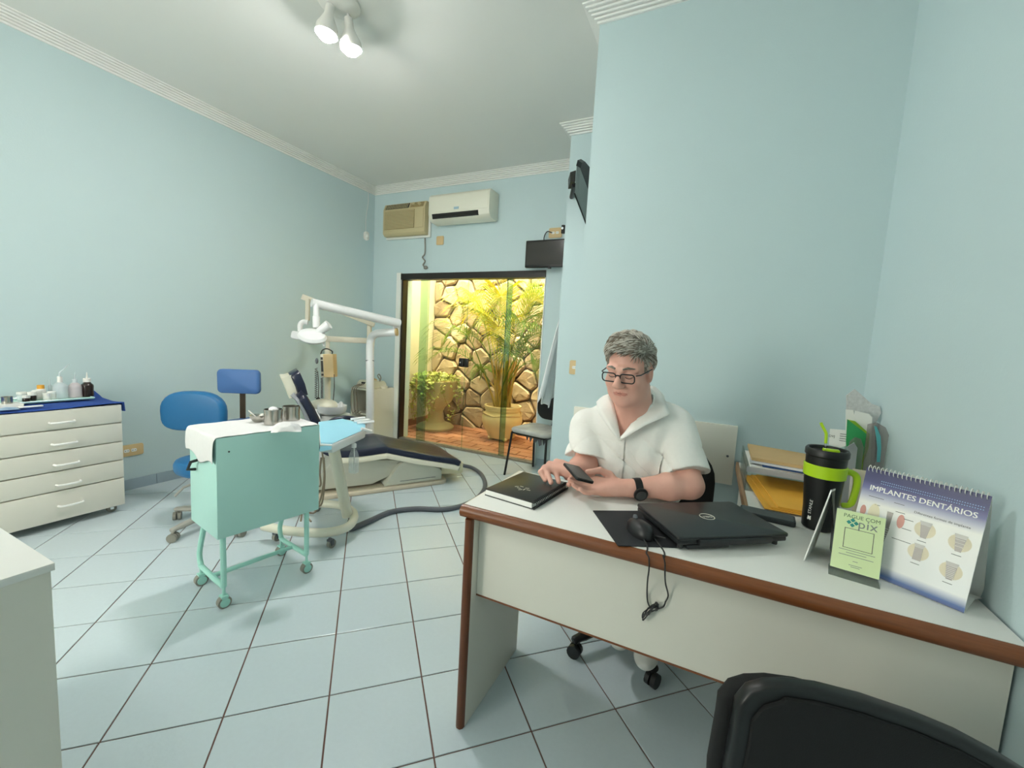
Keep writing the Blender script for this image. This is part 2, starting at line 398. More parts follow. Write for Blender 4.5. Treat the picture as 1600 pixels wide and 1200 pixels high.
for s0 in seeds:
    poly = [(PX0+0.005, 0.0), (-1.1, 0.0), (-1.1, 2.85), (PX0+0.005, 2.85)]
    for q in seeds:
        if q is s0: continue
        dx, dz = q[0]-s0[0], q[1]-s0[1]
        if dx*dx+dz*dz > 0.9: continue
        poly = clip(poly, dx, dz, dx*(s0[0]+q[0])/2+dz*(s0[1]+q[1])/2-0.010*math.hypot(dx, dz))
        if len(poly) < 3: break
    if len(poly) < 3: continue
    cx = sum(p[0] for p in poly)/len(poly); cz = sum(p[1] for p in poly)/len(poly)
    rp = []                                              # cut the corners so that outlines look broken, not drawn
    for i, p in enumerate(poly):
        q0, q1 = poly[i-1], poly[(i+1) % len(poly)]; c1 = rs.uniform(0.06, 0.2); c2 = rs.uniform(0.06, 0.2)
        rp += [(p[0]+(q0[0]-p[0])*c1, p[1]+(q0[1]-p[1])*c1), (p[0]+(q1[0]-p[0])*c2, p[1]+(q1[1]-p[1])*c2)]
    h = rs.uniform(0.025, 0.06)
    def ring(sc2, dy): return [(cx+(p[0]-cx)*sc2+rs.uniform(-.006, .006), PY1-dy+rs.uniform(-.006, .006), cz+(p[1]-cz)*sc2+rs.uniform(-.006, .006)) for p in rp]
    n = len(rp); vs = [(p[0], PY1+0.01, p[1]) for p in rp]+ring(0.99, h*0.6)+ring(0.84, h)+[(cx, PY1-h*1.02, cz)]
    fs = [(a*n+i, a*n+(i+1) % n, (a+1)*n+(i+1) % n, (a+1)*n+i) for a in range(2) for i in range(n)]+[(2*n+i, 2*n+(i+1) % n, 3*n) for i in range(n)]
    MB().add(vs, fs).build('stone', rs.choice(['stone', 'stone2']), sw, smooth=False)
# yellow see-through patio roof sheet
clear_mat('roof_sheet', '#fff8ea', 0.05, 0.3)
struct(MB().box(PX0-0.1, PX1+0.1, YB+0.2, PY1+0.15, 3.02, 3.03).build('roof_patio', 'roof_sheet', smooth=False), 'yellow translucent sheet roof over the patio')

# potted palm
mat('pot', '#e3c894', 0.7, noise=0.12, scale=12)
mat('soil', '#3a2a1c', 0.95, noise=0.3, scale=60, bump=0.5)
mat('frond', '#9da51c', 0.45, noise=0.3, scale=6, hx2='#66801a')
mat('frond_y', '#cdb820', 0.45, noise=0.3, scale=6, hx2='#959019')
mat('frond_g', '#7b9424', 0.45, noise=0.3, scale=6, hx2='#4f6d1a')
mat('cane', '#b08a38', 0.5, noise=0.2, scale=20)
for nm in ('frond', 'frond_y', 'frond_g'):                           # leaves let some light through
    nt = MATS[nm].node_tree; MATS[nm].node_tree.nodes['Principled BSDF'].inputs['Subsurface Weight'].default_value = 0.0
    out = [q for q in nt.nodes if q.type == 'OUTPUT_MATERIAL'][0]; bs = nt.nodes['Principled BSDF']
    tr = nt.nodes.new('ShaderNodeBsdfTranslucent'); mxn = [q for q in nt.nodes if q.type == 'MIX'][0]
    nt.links.new(mxn.outputs[2], tr.inputs[0]); ms = nt.nodes.new('ShaderNodeMixShader'); ms.inputs[0].default_value = 0.25
    nt.links.new(bs.outputs[0], ms.inputs[1]); nt.links.new(tr.outputs[0], ms.inputs[2]); nt.links.new(ms.outputs[0], out.inputs[0])
pp = thing('potted_palm', 'large yellow-green palm in a cream urn-shaped pot against the stone wall', 'plant', (-2.48, 4.95, 0))
pot = MB().lathe([(0.10, 0.03), (0.17, 0.03), (0.19, 0.07), (0.20, 0.10), (0.245, 0.17), (0.272, 0.25), (0.268, 0.31), (0.235, 0.365), (0.222, 0.375), (0.226, 0.39), (0.238, 0.40), (0.238, 0.425), (0.246, 0.43), (0.248, 0.455), (0.222, 0.46), (0.215, 0.40), (0.05, 0.39)], 40).build('pot', 'pot', pp)
for k in range(4):
    a = PI/4+k*PI/2; MB().ell((0.15*math.cos(a), 0.15*math.sin(a), 0.025), (0.04, 0.04, 0.03), 10, 8).build('pot_foot', 'pot', pot)
sw_pts = []
for k in range(96):
    a = 2*PI*k/96; sw_pts.append((0.255*math.cos(a), 0.255*math.sin(a), 0.335+0.02*abs(math.sin(2*a))))
MB().tube(sw_pts, 0.012, 6, closed=True).build('swag', 'pot', pot)
MB().lathe([(0.0, 0.415), (0.214, 0.41), (0.214, 0.40), (0, 0.40)], 24, cap=False).build('soil', 'soil', pp)
def frond(base, tip, lift, nl, ll, rs):
    base, tip = Vector(base), Vector(tip); mid = (base+tip)/2+Vector((0, 0, lift)); b = MB()
    def pt(t): return base*(1-t)**2+mid*2*t*(1-t)+tip*t*t
    b.tube([pt(i/12) for i in range(13)], [0.008*(1-i/14) for i in range(13)], 5)
    for i in range(nl):
        t = 0.28+0.72*i/(nl-1); p = pt(t); d = (pt(min(1, t+0.02))-pt(t-0.02)).normalized()
        sd = d.cross(Vector((0, 0, 1))); sd = sd.normalized() if sd.length > 1e-3 else Vector((1, 0, 0))
        L = ll*(0.45+0.75*math.sin(PI*min(1, (t-0.2)/0.85)))*rs.uniform(0.85, 1.1)
        for s in (-1, 1):
            dr2 = (sd*s*0.85+d*(0.45+0.6*t)+Vector((0, 0, 0.25))).normalized(); w2 = 0.0095
            a1 = p+dr2*L*0.45; a2 = p+dr2*L*0.8+Vector((0, 0, -0.10*L)); a3 = p+dr2*L+Vector((0, 0, -0.32*L))
            wd = d*w2
            for q in (a1, a2, a3): q.y = min(q.y, 0.27)
            b.add([p-wd*0.5, p+wd*0.5, a1-wd, a1+wd, a2-wd*0.7, a2+wd*0.7, a3], [(0, 1, 3, 2), (2, 3, 5, 4), (4, 5, 6)])
    return b
rs = random.Random(3)
tips = [(-1.25, .02, 1.12, .35), (-.95, -.1, 1.42, .5), (-.75, .1, 1.72, .45), (-.5, -.2, 1.88, .4), (-.28, .15, 2.05, .3), (0.02, -.25, 1.98, .35), (.22, .1, 2.02, .3), (.48, -.15, 1.93, .35), (.62, .05, 1.72, .4), (.75, -.25, 1.45, .45),
        (.62, -.3, 1.15, .5), (-.6, -.3, 1.32, .5), (.1, -.38, 1.5, .45), (-.18, -.38, 1.62, .4), (.42, -.35, 1.6, .4), (-.85, .12, 1.95, .25), (.7, .15, 1.9, .3), (-.4, .2, 1.55, .5), (.25, -.4, 1.28, .4), (-.42, .1, .95, .2), (.5, .1, 1.05, .3), (-.3, -.25, .98, .15), (-.62, .05, 2.02, .3), (.36, .1, 2.08, .25), (.55, -.1, 2.0, .3), (-.1, -.1, 2.0, .4), (.8, .0, 1.62, .4), (.78, -.1, 1.25, .45)]
for i, (dx, dy, tz, lf) in enumerate(tips):
    a = rs.uniform(0, 2*PI); bz = (0.10*math.cos(a), 0.10*math.sin(a), 0.40)
    st = (bz[0]+dx*0.22, bz[1]+dy*0.25, 0.42+0.45*(tz-0.42))
    MB().tube(spline([bz, ((bz[0]+st[0])/2, (bz[1]+st[1])/2, (bz[2]+st[2])/2+0.02), st], 4), [0.016]*4+[0.012]*4+[0.009], 7).build('stem', 'cane', pp)
    frond(st, (dx, max(-0.5, min(0.28, dy)), tz-0.12), lf+0.12, 19, 0.38 if tz > 1.1 else 0.22, rs).build('frond', ('frond_g' if tz < 1.45 else ('frond_y', 'frond', 'frond_y', 'frond', 'frond_g')[i % 5]), pp, smooth=False)
# pedestal planter with ivy
iv = thing('ivy_planter', 'cream pedestal planter overflowing with trailing variegated ivy', 'plant', (-3.55, 4.93, 0))
MB().lathe([(0.10, 0.0), (0.26, 0.0), (0.27, 0.03), (0.24, 0.06), (0.14, 0.10), (0.11, 0.16), (0.10, 0.24), (0.13, 0.31), (0.22, 0.40), (0.27, 0.52), (0.295, 0.64), (0.31, 0.67), (0.31, 0.70), (0.28, 0.70), (0.27, 0.63), (0.05, 0.62)], 32).build('pot', mat('pot_old', '#d8c593', 0.8, noise=0.2, scale=7), iv)
mat('ivy', '#8fa53a', 0.5, noise=0.4, scale=9, hx2='#d6cf7a')
rs = random.Random(5); lf = MB()
def leaf(b, p, s, rs):
    M = T(*p) @ RZ(rs.uniform(0, 6.28)) @ RX(rs.uniform(-1.1, 1.1)) @ RY(rs.uniform(-.7, .7))
    b.add([(0, -s, 0), (s*.75, -s*.35, .006), (s*.5, s*.4, 0), (0, s, -.008), (-s*.5, s*.4, 0), (-s*.75, -s*.35, .006), (0, 0, 0.008)], [(0, 1, 6), (1, 2, 6), (2, 3, 6), (3, 4, 6), (4, 5, 6), (5, 0, 6)], M)
for _ in range(260):
    a = rs.uniform(0, 2*PI); r0 = rs.uniform(0, 0.34); leaf(lf, (max(-.31, r0*math.cos(a)), min(.25, r0*math.sin(a)), 0.70+rs.uniform(0, 0.10)), rs.uniform(0.02, 0.038), rs)
vines = MB()
for k in range(26):
    a = rs.uniform(-PI*1.05, PI*0.15); ln = rs.choice([.15, .25, .4, .55]); pts = []
    for i in range(9):
        t = i/8; r0 = 0.30+0.05*math.sin(t*2.5); pts.append((r0*math.cos(a+0.15*math.sin(5*t+k)), r0*math.sin(a+0.15*math.sin(5*t+k)), 0.72-ln*t))
        for _ in range(2): leaf(lf, (max(-.31, pts[-1][0]+rs.uniform(-.03, .03)), pts[-1][1]+rs.uniform(-.03, .03), pts[-1][2]+rs.uniform(-.02, .02)), rs.uniform(0.016, 0.032), rs)
    vines.tube(pts, 0.003, 4)
tag(lf.build('foliage', 'ivy', iv, smooth=False), kind='stuff'); vines.build('vine', 'cane', iv)
# ------------------------------------------------------------------ things on the walls and ceiling
def wall_plate(name, label, P, axis, w2=0.115, h2=0.075, holes=2):
    """beige socket plate lying on a wall; axis: 'x' on the left wall, 'y' on a wall facing the camera"""
    M = T(*P) @ (RZ(PI/2) if axis == 'x' else Matrix.Identity(4))
    o = thing(name, label, 'socket', P, PI/2 if axis == 'x' else 0)
    MB().prism(rrect(w2, h2, 0.014), -0.010, 0.0, 'y').build('plate', 'beige_plastic', o, bevel=0.003)
    for k in range(holes):
        cx = (k-(holes-1)/2)*0.045
        q = MB().prism(rrect(0.034, 0.024, 0.008, 3, cx, 0), -0.013, -0.009, 'y').build('insert', 'paper', o)
        for s in (-1, 1): MB().prism(rrect(0.005, 0.005, 0.002, 3, cx+s*0.008, 0), -0.0138, -0.0125, 'y').build('pin_hole', 'cable_d', q)
    return o
wall_plate('wall_socket', 'beige double socket plate low on the wall beside the drawer cabinet', (XL, 1.585, 0.31), 'x', 0.17, 0.09)
wall_plate('wall_socket', 'beige blank plate on the wall under the split air conditioner', tuple(ony(688, 376, YB)), 'y', 0.10, 0.10, 0)
wall_plate('wall_socket', 'beige socket plate on the narrow column next to the seated man', (-1.066, YCOL, 1.12), 'y', 0.085, 0.12, 1)
p = ony(868, 364, YB)
so = wall_plate('wall_socket', 'beige socket plate with a plugged cord above the small wall television', tuple(p), 'y', 0.14, 0.10, 2)
MB().tube(spline([(-.03, -.01, 0), (-.08, -.03, .01), (-.11, -.03, -.05), (-.10, -.02, -.13)], 6), 0.005, 6).build('plug_cord', 'cable_d', so)
cm = thing('wall_camera', 'small dark camera on a bracket beside the column above the television', 'camera', tuple(ony(882, 366, YB)))
MB().tube([(0, 0, 0.03), (0, -0.05, 0.03)], 0.012, 8).build('bracket', 'chrome', cm); MB().tube([(-0.0, -0.04, 0.0), (-0.0, -0.04, 0.075)], 0.022, 12).build('body', 'cable_d', cm)
MB().tube([(0, -0.04, 0.045), (0, -0.075, 0.04)], 0.012, 10).build('lens', 'chrome', cm)
# sensor on the left wall
sn = thing('motion_sensor', 'round white sensor with a thin wire near the ceiling corner', 'sensor', (XL, 3.955, 2.495))
MB().prism(rrect(0.07, 0.105, 0.034, 6), 0, 0.035, 'x').build('body', 'white_plastic', sn, bevel=0.008)
MB().ell((0.036, 0, 0.0), (0.012, 0.022, 0.022), 12, 8).build('lens', 'paper', sn)
MB().tube(spline([(0.006, 0, 0.05), (0.006, 0.0, 0.22), (0.006, 0.03, 0.40), (0.006, 0.03, 0.52)], 6), 0.003, 6).build('wire', 'white_plastic', sn)

# window air conditioner
mat('old_beige', '#c6b88f', 0.5, noise=0.03); mat('old_beige_d', '#a08e63', 0.6, noise=0.05)
X0, X1, Z0, Z1, Y0 = -3.755, -3.13, 2.485, 2.86, 3.995
ac = thing('window_air_conditioner', 'old beige window air conditioner with slatted grille set in the wall', 'air conditioner', ((X0+X1)/2, YB, Z0))
MB().box(X0-.015, X1+.02, YB-.03, YB+.0, Z0-.02, Z1+.015).build('wall_frame', 'white_casing', ac, world=True, bevel=.004)
MB().prism([(Y0+.03, Z0), (YB-.03, Z0), (YB-.03, Z1), (Y0+.03, Z1), (Y0, Z1-.07), (Y0, Z0+.03)], X0, X1, 'x').build('body', 'old_beige', ac, world=True, bevel=.008)
gr = MB().box(X0+.03, X1-.15, Y0-.006, Y0+.004, Z0+.075, Z1-.09).build('grille', 'old_beige_d', ac, world=True)
for k in range(13):
    z = Z0+.082+k*(Z1-Z0-.17)/13; MB().box(X0+.03, X1-.15, Y0-.012, Y0-.004, z, z+.008).build('slat', 'old_beige', gr, world=True, smooth=False)
MB().box(X1-.14, X1-.02, Y0-.006, Y0+.004, Z0+.075, Z1-.09).build('side_panel', 'old_beige', ac, world=True, bevel=.003)
MB().prism([(Y0-.004, Z1-.066), (Y0+.024, Z1-.008), (Y0+.034, Z1-.012), (Y0+.006, Z1-.07)], X0+.03, X1-.24, 'x').build('air_outlet', 'cable_d', ac, world=True)
for k in range(14):
    x = X0+.04+k*(X1-X0-.28)/14; MB().prism([(Y0-.008, Z1-.064), (Y0+.020, Z1-.008), (Y0+.026, Z1-.010), (Y0-.002, Z1-.066)], x, x+.008, 'x').build('vane', 'old_beige', ac, world=True, smooth=False)
MB().prism([(Y0-.004, Z1-.066), (Y0+.024, Z1-.008), (Y0+.034, Z1-.012), (Y0+.006, Z1-.07)], X1-.21, X1-.03, 'x').build('control_panel', 'old_beige_d', ac, world=True)
for k in range(2): MB().tube([(X1-.16+k*.08, Y0+.01, Z1-.04), (X1-.16+k*.08, Y0-.015, Z1-.03)], .018, 12).build('knob', 'old_beige', ac, world=True)
cd = [ony(664, 372, YB-.02), ony(664, 395, YB-.02), ony(660, 402, YB-.02), ony(664, 408, YB-.02), ony(661, 414, YB-.02), ony(665, 418, YB-.02)]
cr = MB().tube(spline(cd, 6), 0.008, 6).build('power_cord', 'caster_grey', ac, world=True)
MB().ell(tuple(cd[-1]), (0.03, 0.018, 0.022), 10, 8).build('plug', 'caster_grey', cr, world=True)

# split air conditioner
X0, X1, Z0, Z1, Y0 = -3.005, -2.235, 2.585, 2.865, 3.895
mat('ac_cream', '#e9e7d6', 0.35, noise=0.01)
sp = thing('split_air_conditioner', 'white split air conditioner with open louvre above the glass door', 'air conditioner', ((X0+X1)/2, YB, Z0))
MB().prism([(YB, Z0+.01), (YB, Z1+.005), (Y0+.03, Z1+.005), (Y0+.005, Z1-.02), (Y0, Z1-.05), (Y0, Z0+.075), (Y0+.012, Z0+.03), (Y0+.05, Z0), (YB-.04, Z0-.012)], X0, X1, 'x').build('body', 'ac_cream', sp, world=True, bevel=.006)
MB().prism([(Y0-.004, Z1-.03), (Y0-.004, Z0+.085), (Y0+.004, Z0+.085), (Y0+.004, Z1-.03)], X0+.012, X1-.012, 'x').build('front_panel', 'ac_cream', sp, world=True, bevel=.003)
ol = MB().prism([(Y0-.001, Z0+.072), (Y0+.012, Z0+.022), (Y0+.06, Z0+.03), (Y0+.05, Z0+.075)], X0+.05, X1-.13, 'x').build('air_outlet', mat('dark_slot', '#15120e', 0.6), sp, world=True)
MB().prism([(Y0-.002, Z0+.046), (Y0+.03, Z0+.030), (Y0+.031, Z0+.034), (Y0-.001, Z0+.050)], X0+.055, X1-.135, 'x').build('louvre', 'cable_d', ol, world=True)
MB().box(X0+.34, X0+.40, Y0-.007, Y0-.003, Z0+.10, Z0+.125).build('display', mat('pale_blue', '#a9c4cf', 0.4), sp, world=True)

# small television beside the door
X0, X1, Z0, Z1, Y0 = -1.832, -1.30, 2.068, 2.335, 3.98
tv = thing('wall_television', 'small black television on the back wall beside the glass door', 'television', ((X0+X1)/2, YB, Z0))
MB().box(X0, X1, Y0, Y0+.045, Z0, Z1).build('bezel', 'black_plastic', tv, world=True, bevel=.006)
MB().box(X0+.014, X1-.014, Y0-.002, Y0+.004, Z0+.022, Z1-.014).build('screen', mat('screen_off', '#1c1611', 0.12, noise=0.05, spec=0.8), tv, world=True)
MB().box(X0+.2, X1-.2, Y0+.04, YB, Z0+.09, Z1-.09).build('wall_mount', 'black_plastic', tv, world=True)
MB().box(X0+.25, X0+.28, Y0+.01, Y0+.03, Z0-.014, Z0).build('foot', 'black_plastic', tv, world=True)
# television seen edge-on on the column
tv = thing('column_television', 'flat television seen edge-on on a bracket high on the column', 'television', tuple(at(903, 305, 3.3)))
A, B, C2, D2 = at(901, 259, 3.12), at(921, 311, 3.42), at(918.5, 357, 3.42), at(898, 303, 3.12)
off = C_R*0.03+C_U*0.0+C_F*0.03
MB().add([A, B, C2, D2, A+off, B+off, C2+off, D2+off], [(0, 1, 2, 3), (7, 6, 5, 4), (0, 4, 5, 1), (1, 5, 6, 2), (2, 6, 7, 3), (3, 7, 4, 0)]).build('screen', mat('tv_grey', '#8d9490', 0.35), tv, world=True, smooth=False)
e = (C2-D2).normalized(); 
MB().tube([D2-e*.004, C2+e*.004], .006, 6).build('bezel', 'black_plastic', tv, world=True)
F1, F2, F3 = at(902.5, 250, 3.13), at(908, 248.5, 3.20), at(922.5, 266, 3.42)
vs = [A-off*.15, F1, F2, F3, B-off*.15]; vs2 = [v+off*1.3 for v in vs]
MB().add(vs+vs2, [(0, 1, 2, 3, 4), (9, 8, 7, 6, 5)]+[(i, (i+1) % 5, 5+(i+1) % 5, 5+i) for i in range(5)]).build('casing', 'black_plastic', tv, world=True, smooth=False)
m0, m1, m2, m3 = at(891, 269, 3.22), at(900, 266, 3.16), at(899, 283, 3.16), at(891, 284, 3.22)
back = C_F*.12
MB().add([m0, m1, m2, m3, m0+back, m1+back, m2+back, m3+back], [(0, 1, 2, 3), (7, 6, 5, 4), (0, 4, 5, 1), (1, 5, 6, 2), (2, 6, 7, 3), (3, 7, 4, 0)]).build('wall_bracket', 'black_plastic', tv, world=True, smooth=False)
pA = m2+back*.5; MB().tube([pA, Vector((XCOL-.01, YCOL+.12, pA.z))], .018, 8).build('arm', 'black_plastic', tv, world=True)

# ceiling lamp, then added fill lamps behind the camera
def ceiling_lamp(loc, label, strength, aims):
    """round canopy with jointed arms; each bulb is an opaque white neck with a glowing front dome"""
    em = emit_mat('bulb_%d' % int(strength*10), '#fcfaf7', strength)
    o = thing('ceiling_lamp', label, 'lamp', loc)
    MB().lathe([(0.0, 0), (0.11, 0), (0.11, -0.012), (0.085, -0.03), (0.0, -0.034)], 28, cap=False).build('canopy', 'white_plastic', o)
    for k, c in enumerate(aims):
        c = Vector(c)-Vector(loc); p0 = Vector((c.x*.75, c.y*.75, -.03)); d = (c-p0).normalized(); L = (c-p0).length
        MB().tube([p0, p0+d*(L-.08)], 0.008, 8).build('arm', 'white_plastic', o)
        up = d; x = up.cross(Vector((0, 1, 0.1))).normalized(); M = frame(c, x, up.cross(x)); 
        if (M.to_3x3() @ Vector((0, 0, 1))).dot(d) < 0: M = M @ RX(PI)
        sk = MB().lathe([(.0, -.10), (.018, -.10), (.020, -.06), (.030, -.035), (.045, -.006), (.047, .024), (.045, .024)], 20, M @ Matrix.Scale(1.25, 4), cap=False).build('bulb_neck', 'white_plastic', o)
        MB().lathe([(.0445, .0), (.044, .012), (.040, .028), (.026, .042), (.0, .048)], 20, M @ Matrix.Scale(1.25, 4), cap=False).build('bulb_dome', em, sk)
    return o
l0 = onz(530, 4, ZC)
ceiling_lamp(tuple(l0), 'white ceiling spotlight with glowing bulbs above the mint cart', LAMP_MAIN, [onz(511, 45, 2.945), onz(548, 68, 2.925)])
ceiling_lamp((-1.3, -.6, ZC), 'added unseen ceiling spotlight with glowing bulbs for fill light behind the camera', FILL_BACK, [(-1.45, -.5, 2.95), (-1.15, -.5, 2.95), (-1.3, -.75, 2.95)])  # lamp added out of view for fill light
gp = thing('fill_globe', 'added unseen glowing white globe for fill light behind the camera', 'lamp', (-1.9, -.95, 2.2))  # unseen globe added to light ceiling and walls evenly
MB().lathe([(0, 0), (.06, 0), (.06, -.02), (0, -.02)], 20, T(-1.9, -.95, ZC), cap=False).build('canopy', 'white_plastic', gp, world=True)
MB().tube([(-1.9, -.95, ZC-.02), (-1.9, -.95, 2.36)], .006, 8).build('cord', 'white_plastic', gp, world=True)
MB().ell((-1.9, -.95, 2.2), .17, 28, 18).build('globe', emit_mat('fill_globe_glow', '#fbf9f6', FILL_GLOBE), gp, world=True)

# chair-back guard board on the wall behind the desk
gb = thing('wall_guard_board', 'beige-white laminate guard board screwed low on the wall behind the man', 'board', (-0.28, YW, 0.655))
MB().box(-0.705, 0.137, YW-.022, YW, .655, .955).build('panel', 'cream_lam', gb, world=True, bevel=.002)
for x in (-.66, .105): MB().lathe([(0, 0), (.006, 0), (.006, .003), (0, .003)], 10, T(x, YW-.022, .80) @ RX(PI/2), cap=False).build('screw', 'cable', gb, world=True)

# ------------------------------------------------------------------ drawer cabinet with its bottles
CX, CY0, CY1, CZ0, CZ1 = -3.545, 0.10, 1.375, 0.065, 0.745
dc = thing('drawer_cabinet', 'low off-white cabinet of five wide drawers on casters against the left wall', 'cabinet', (-3.76, 0.74, 0))
MB().box(-3.975, CX-.018, CY0, CY1, CZ0, CZ1-.004).build('body', 'cream_lam', dc, world=True, smooth=False)
zs = [.755, .622, .493, .366, .242, .05]
mat('handle_white', '#f4f3ef', .3)
for i in range(5):
    d = MB().box(CX-.018, CX, CY0+.001, CY1-.003, zs[i+1]+.004, zs[i]-(.012 if i == 0 else .004)).build('drawer', 'cream_lam', dc, world=True, bevel=.002)
    zc = zs[i]-.085 if i < 4 else zs[i]-.095
    for yc in (1.085+.012*i*.4, 0.39):
        hd = [(CX, yc-.055, zc), (CX+.022, yc-.05, zc), (CX+.03, yc-.03, zc), (CX+.03, yc+.03, zc), (CX+.022, yc+.05, zc), (CX, yc+.055, zc)]
        MB().tube(hd, .0065, 8).build('handle', 'handle_white', d, world=True)
def caster(name, P, r, m1, m2, parent, world=True, a=0.0):
    M = T(P[0], P[1], 0) @ RZ(a)
    w2 = MB().tube([(-.011, .012, r), (.011, .012, r)], r, 14, M).build(name, m1, parent, world=world)
    b = MB(); b.box(-.016, .016, -.008, .02, r*1.55, r*2.1, M); b.tube([(0, 0, r*2.05), (0, 0, r*2.5)], .008, 8, M); b.box(-.017, -.012, 0, .02, r*.8, r*1.9, M); b.box(.012, .017, 0, .02, r*.8, r*1.9, M)
    b.build('caster_fork', m2, w2, world=world); return w2
for (x, y) in ((-3.61, 1.31), (-3.9, 1.31), (-3.61, .2), (-3.9, .2)): caster('caster', (x, y), .026, 'caster_grey', 'chrome', dc)
# blue cloth
mat('blue_cloth', '#274c9c', .9, noise=.12, scale=25, bump=.2, bscale=200)
P = []; rs = random.Random(2)
for i in range(30):
    y = CY0-.02+(CY1-CY0+.03)*i/29; row = []
    for j in range(12):
        x = CX+.004-(.425)*j/11; z = .753+.006*math.sin(9*y+3*x)*math.sin(14*x)+rs.uniform(0, .002)+(.035*max(0, (j-8)/3)*max(0, (i-26)/3))
        row.append((x, y, z))
    if i == 29:
        P.append(row); row = [(q[0], q[1]+.004, q[2]-(.06 if k < 2 else .02)) for k, q in enumerate(row)]
    P.append(row)
bc = tag(MB().grid(P).build('blue_cloth', 'blue_cloth', solid=.004, loc=(CX-.2, .7, .745)), 'royal blue cloth covering the top of the drawer cabinet', 'cloth')
ZT = .765
clear_mat('tray_glass', '#bfe8df', .1); mat('tray_mint', '#bfe9dd', .2, noise=.02)
q = [onz(*p, ZT+.01) for p in ((30, 636), (155, 620))]
tr = thing('glass_tray', 'long pale green glass tray under the bottles on the blue cloth', 'tray', (-3.76, 1.0, ZT))
MB().box(-3.945, -3.735, .84, 1.305, ZT+.003, ZT+.010).build('plate', 'tray_mint', tr, world=True, bevel=.002)
MB().tube([(-3.945, .84, ZT+.012), (-3.735, .84, ZT+.012), (-3.735, 1.305, ZT+.012), (-3.945, 1.305, ZT+.012)], .005, 6, closed=True).build('rim', 'tray_mint', tr, world=True)
ZB = ZT+.011
clear_mat('squeeze', '#dfe8ea', .12, .2); mat('squeeze_body', '#dfe8ec', .3, noise=.02, alpha=.55)
mat('iodine', '#241412', .2, noise=.1); mat('amber_cap', '#e6a63a', .4); mat('pink_liq', '#e2d3d6', .3, alpha=.6)
def jar(px, py, r, h, label, m, lid, lr=None, lh=.012, name='jar', cat='jar', X=-3.75, grp=None, neck=None):
    X -= .085; p = onx(px, py, X); o = thing(name, label, cat, (X, p.y, ZB), 0, grp)
    pr = [(r*.9, 0), (r, .004), (r, h*.85), (r*.85, h)]
    if neck: pr = [(r*.9, 0), (r, .004), (r*.96, h*.42), (r, h*.70), (r*.93, h*.80), (r*.62, h*.92), (neck, h)]
    MB().lathe(pr, 18).build('body', m, o)
    lr = lr or r*1.04
    MB().lathe([(lr, h-.001), (lr, h+lh), (lr*.9, h+lh+.002)], 18).build('cap', lid, o); return o
jar(34, 618, .022, .042, 'clear glass jar with white lid on the green tray', 'squeeze_body', 'white_plastic', X=-3.74)
jar(41, 624, .017, .026, 'tiny dark brown glass pot on the green tray', 'iodine', 'white_plastic', X=-3.68)
jar(50, 620, .019, .034, 'small jar with a dark band and white lid on the green tray', 'iodine', 'white_plastic', lh=.02, X=-3.72)
jar(58, 617, .022, .045, 'squat white jar with cream lid on the green tray', 'white_plastic', 'paper', X=-3.76)
jar(64, 614, .024, .062, 'white bottle with an amber cap on the green tray', 'paper', 'amber_cap', lr=.017, lh=.022, name='bottle', cat='bottle', X=-3.80)
jar(73, 621, .018, .030, 'small white jar beside a clear squeeze bottle on the tray', 'white_plastic', 'white_plastic', X=-3.70)
jar(81, 620, .020, .036, 'white jar next to the tall squeeze bottle on the tray', 'white_plastic', 'paper', X=-3.73)
o = jar(95, 622, .036, .105, 'clear squeeze wash bottle with a long bent spout', 'squeeze_body', 'white_plastic', lr=.013, lh=.035, name='squeeze_bottle', cat='bottle', X=-3.74, neck=.014)
MB().tube(spline([(0, 0, .12), (0, .0, .165), (0, .012, .18), (0, .04, .215), (0, .05, .218)], 5), [.005]*5+[.004]*5+[.003]*5+[.002]*6, 7).build('spout', 'squeeze_body', o)
o = jar(118, 621, .034, .098, 'clear squeeze bottle with pinkish liquid next to the brown bottle', 'pink_liq', 'squeeze_body', lr=.012, lh=.022, name='squeeze_bottle', cat='bottle', X=-3.74, neck=.013)
MB().tube([(0, 0, .115), (0, .004, .165)], [.004, .002], 6).build('spout', 'squeeze_body', o)
o = jar(137, 620, .033, .100, 'squeeze bottle full of dark brown iodine at the tray end', 'iodine', 'white_plastic', lr=.02, lh=.022, name='squeeze_bottle', cat='bottle', X=-3.74, neck=.016)
MB().tube([(0, 0, .118), (0, .001, .165)], [.006, .0025], 6).build('spout', 'white_plastic', o)
o = thing('syringe', 'upright clear plastic syringe standing between the bottles on the tray', 'syringe', (-3.90, onx(79, 620, -3.90).y, ZB))
MB().lathe([(.02, 0), (.02, .004), (.011, .012), (.010, .075), (.003, .085), (.002, .12)], 12).build('barrel', 'squeeze_body', o)
for (px, py, X, sx, sy, sz, lb, mm) in ((5, 637, -3.66, .10, .14, .022, 'white instrument tray on the blue cloth', 'white_plastic'), (48, 633, -3.60, .03, .10, .006, 'small white paper card on the blue cloth', 'paper')):
    p = onx(px, py, X); o = tag(MB().prism(rrect(sx, sy, .008), 0, sz).build('instrument_tray' if sz > .01 else 'paper_card', mm, bevel=.002), lb, 'tray' if sz > .01 else 'card'); o.location = (X, p.y, ZT+.002)
p = onx(5, 618, -3.72)
o = thing('instrument_cup', 'small chrome cup standing on the white instrument tray', 'cup', (-3.665, p.y, ZT+.024))
MB().lathe([(.0, 0), (.022, 0), (.024, .04), (.022, .04), (.02, .003), (0, .003)], 16, cap=False).build('cup_body', 'steel', o)
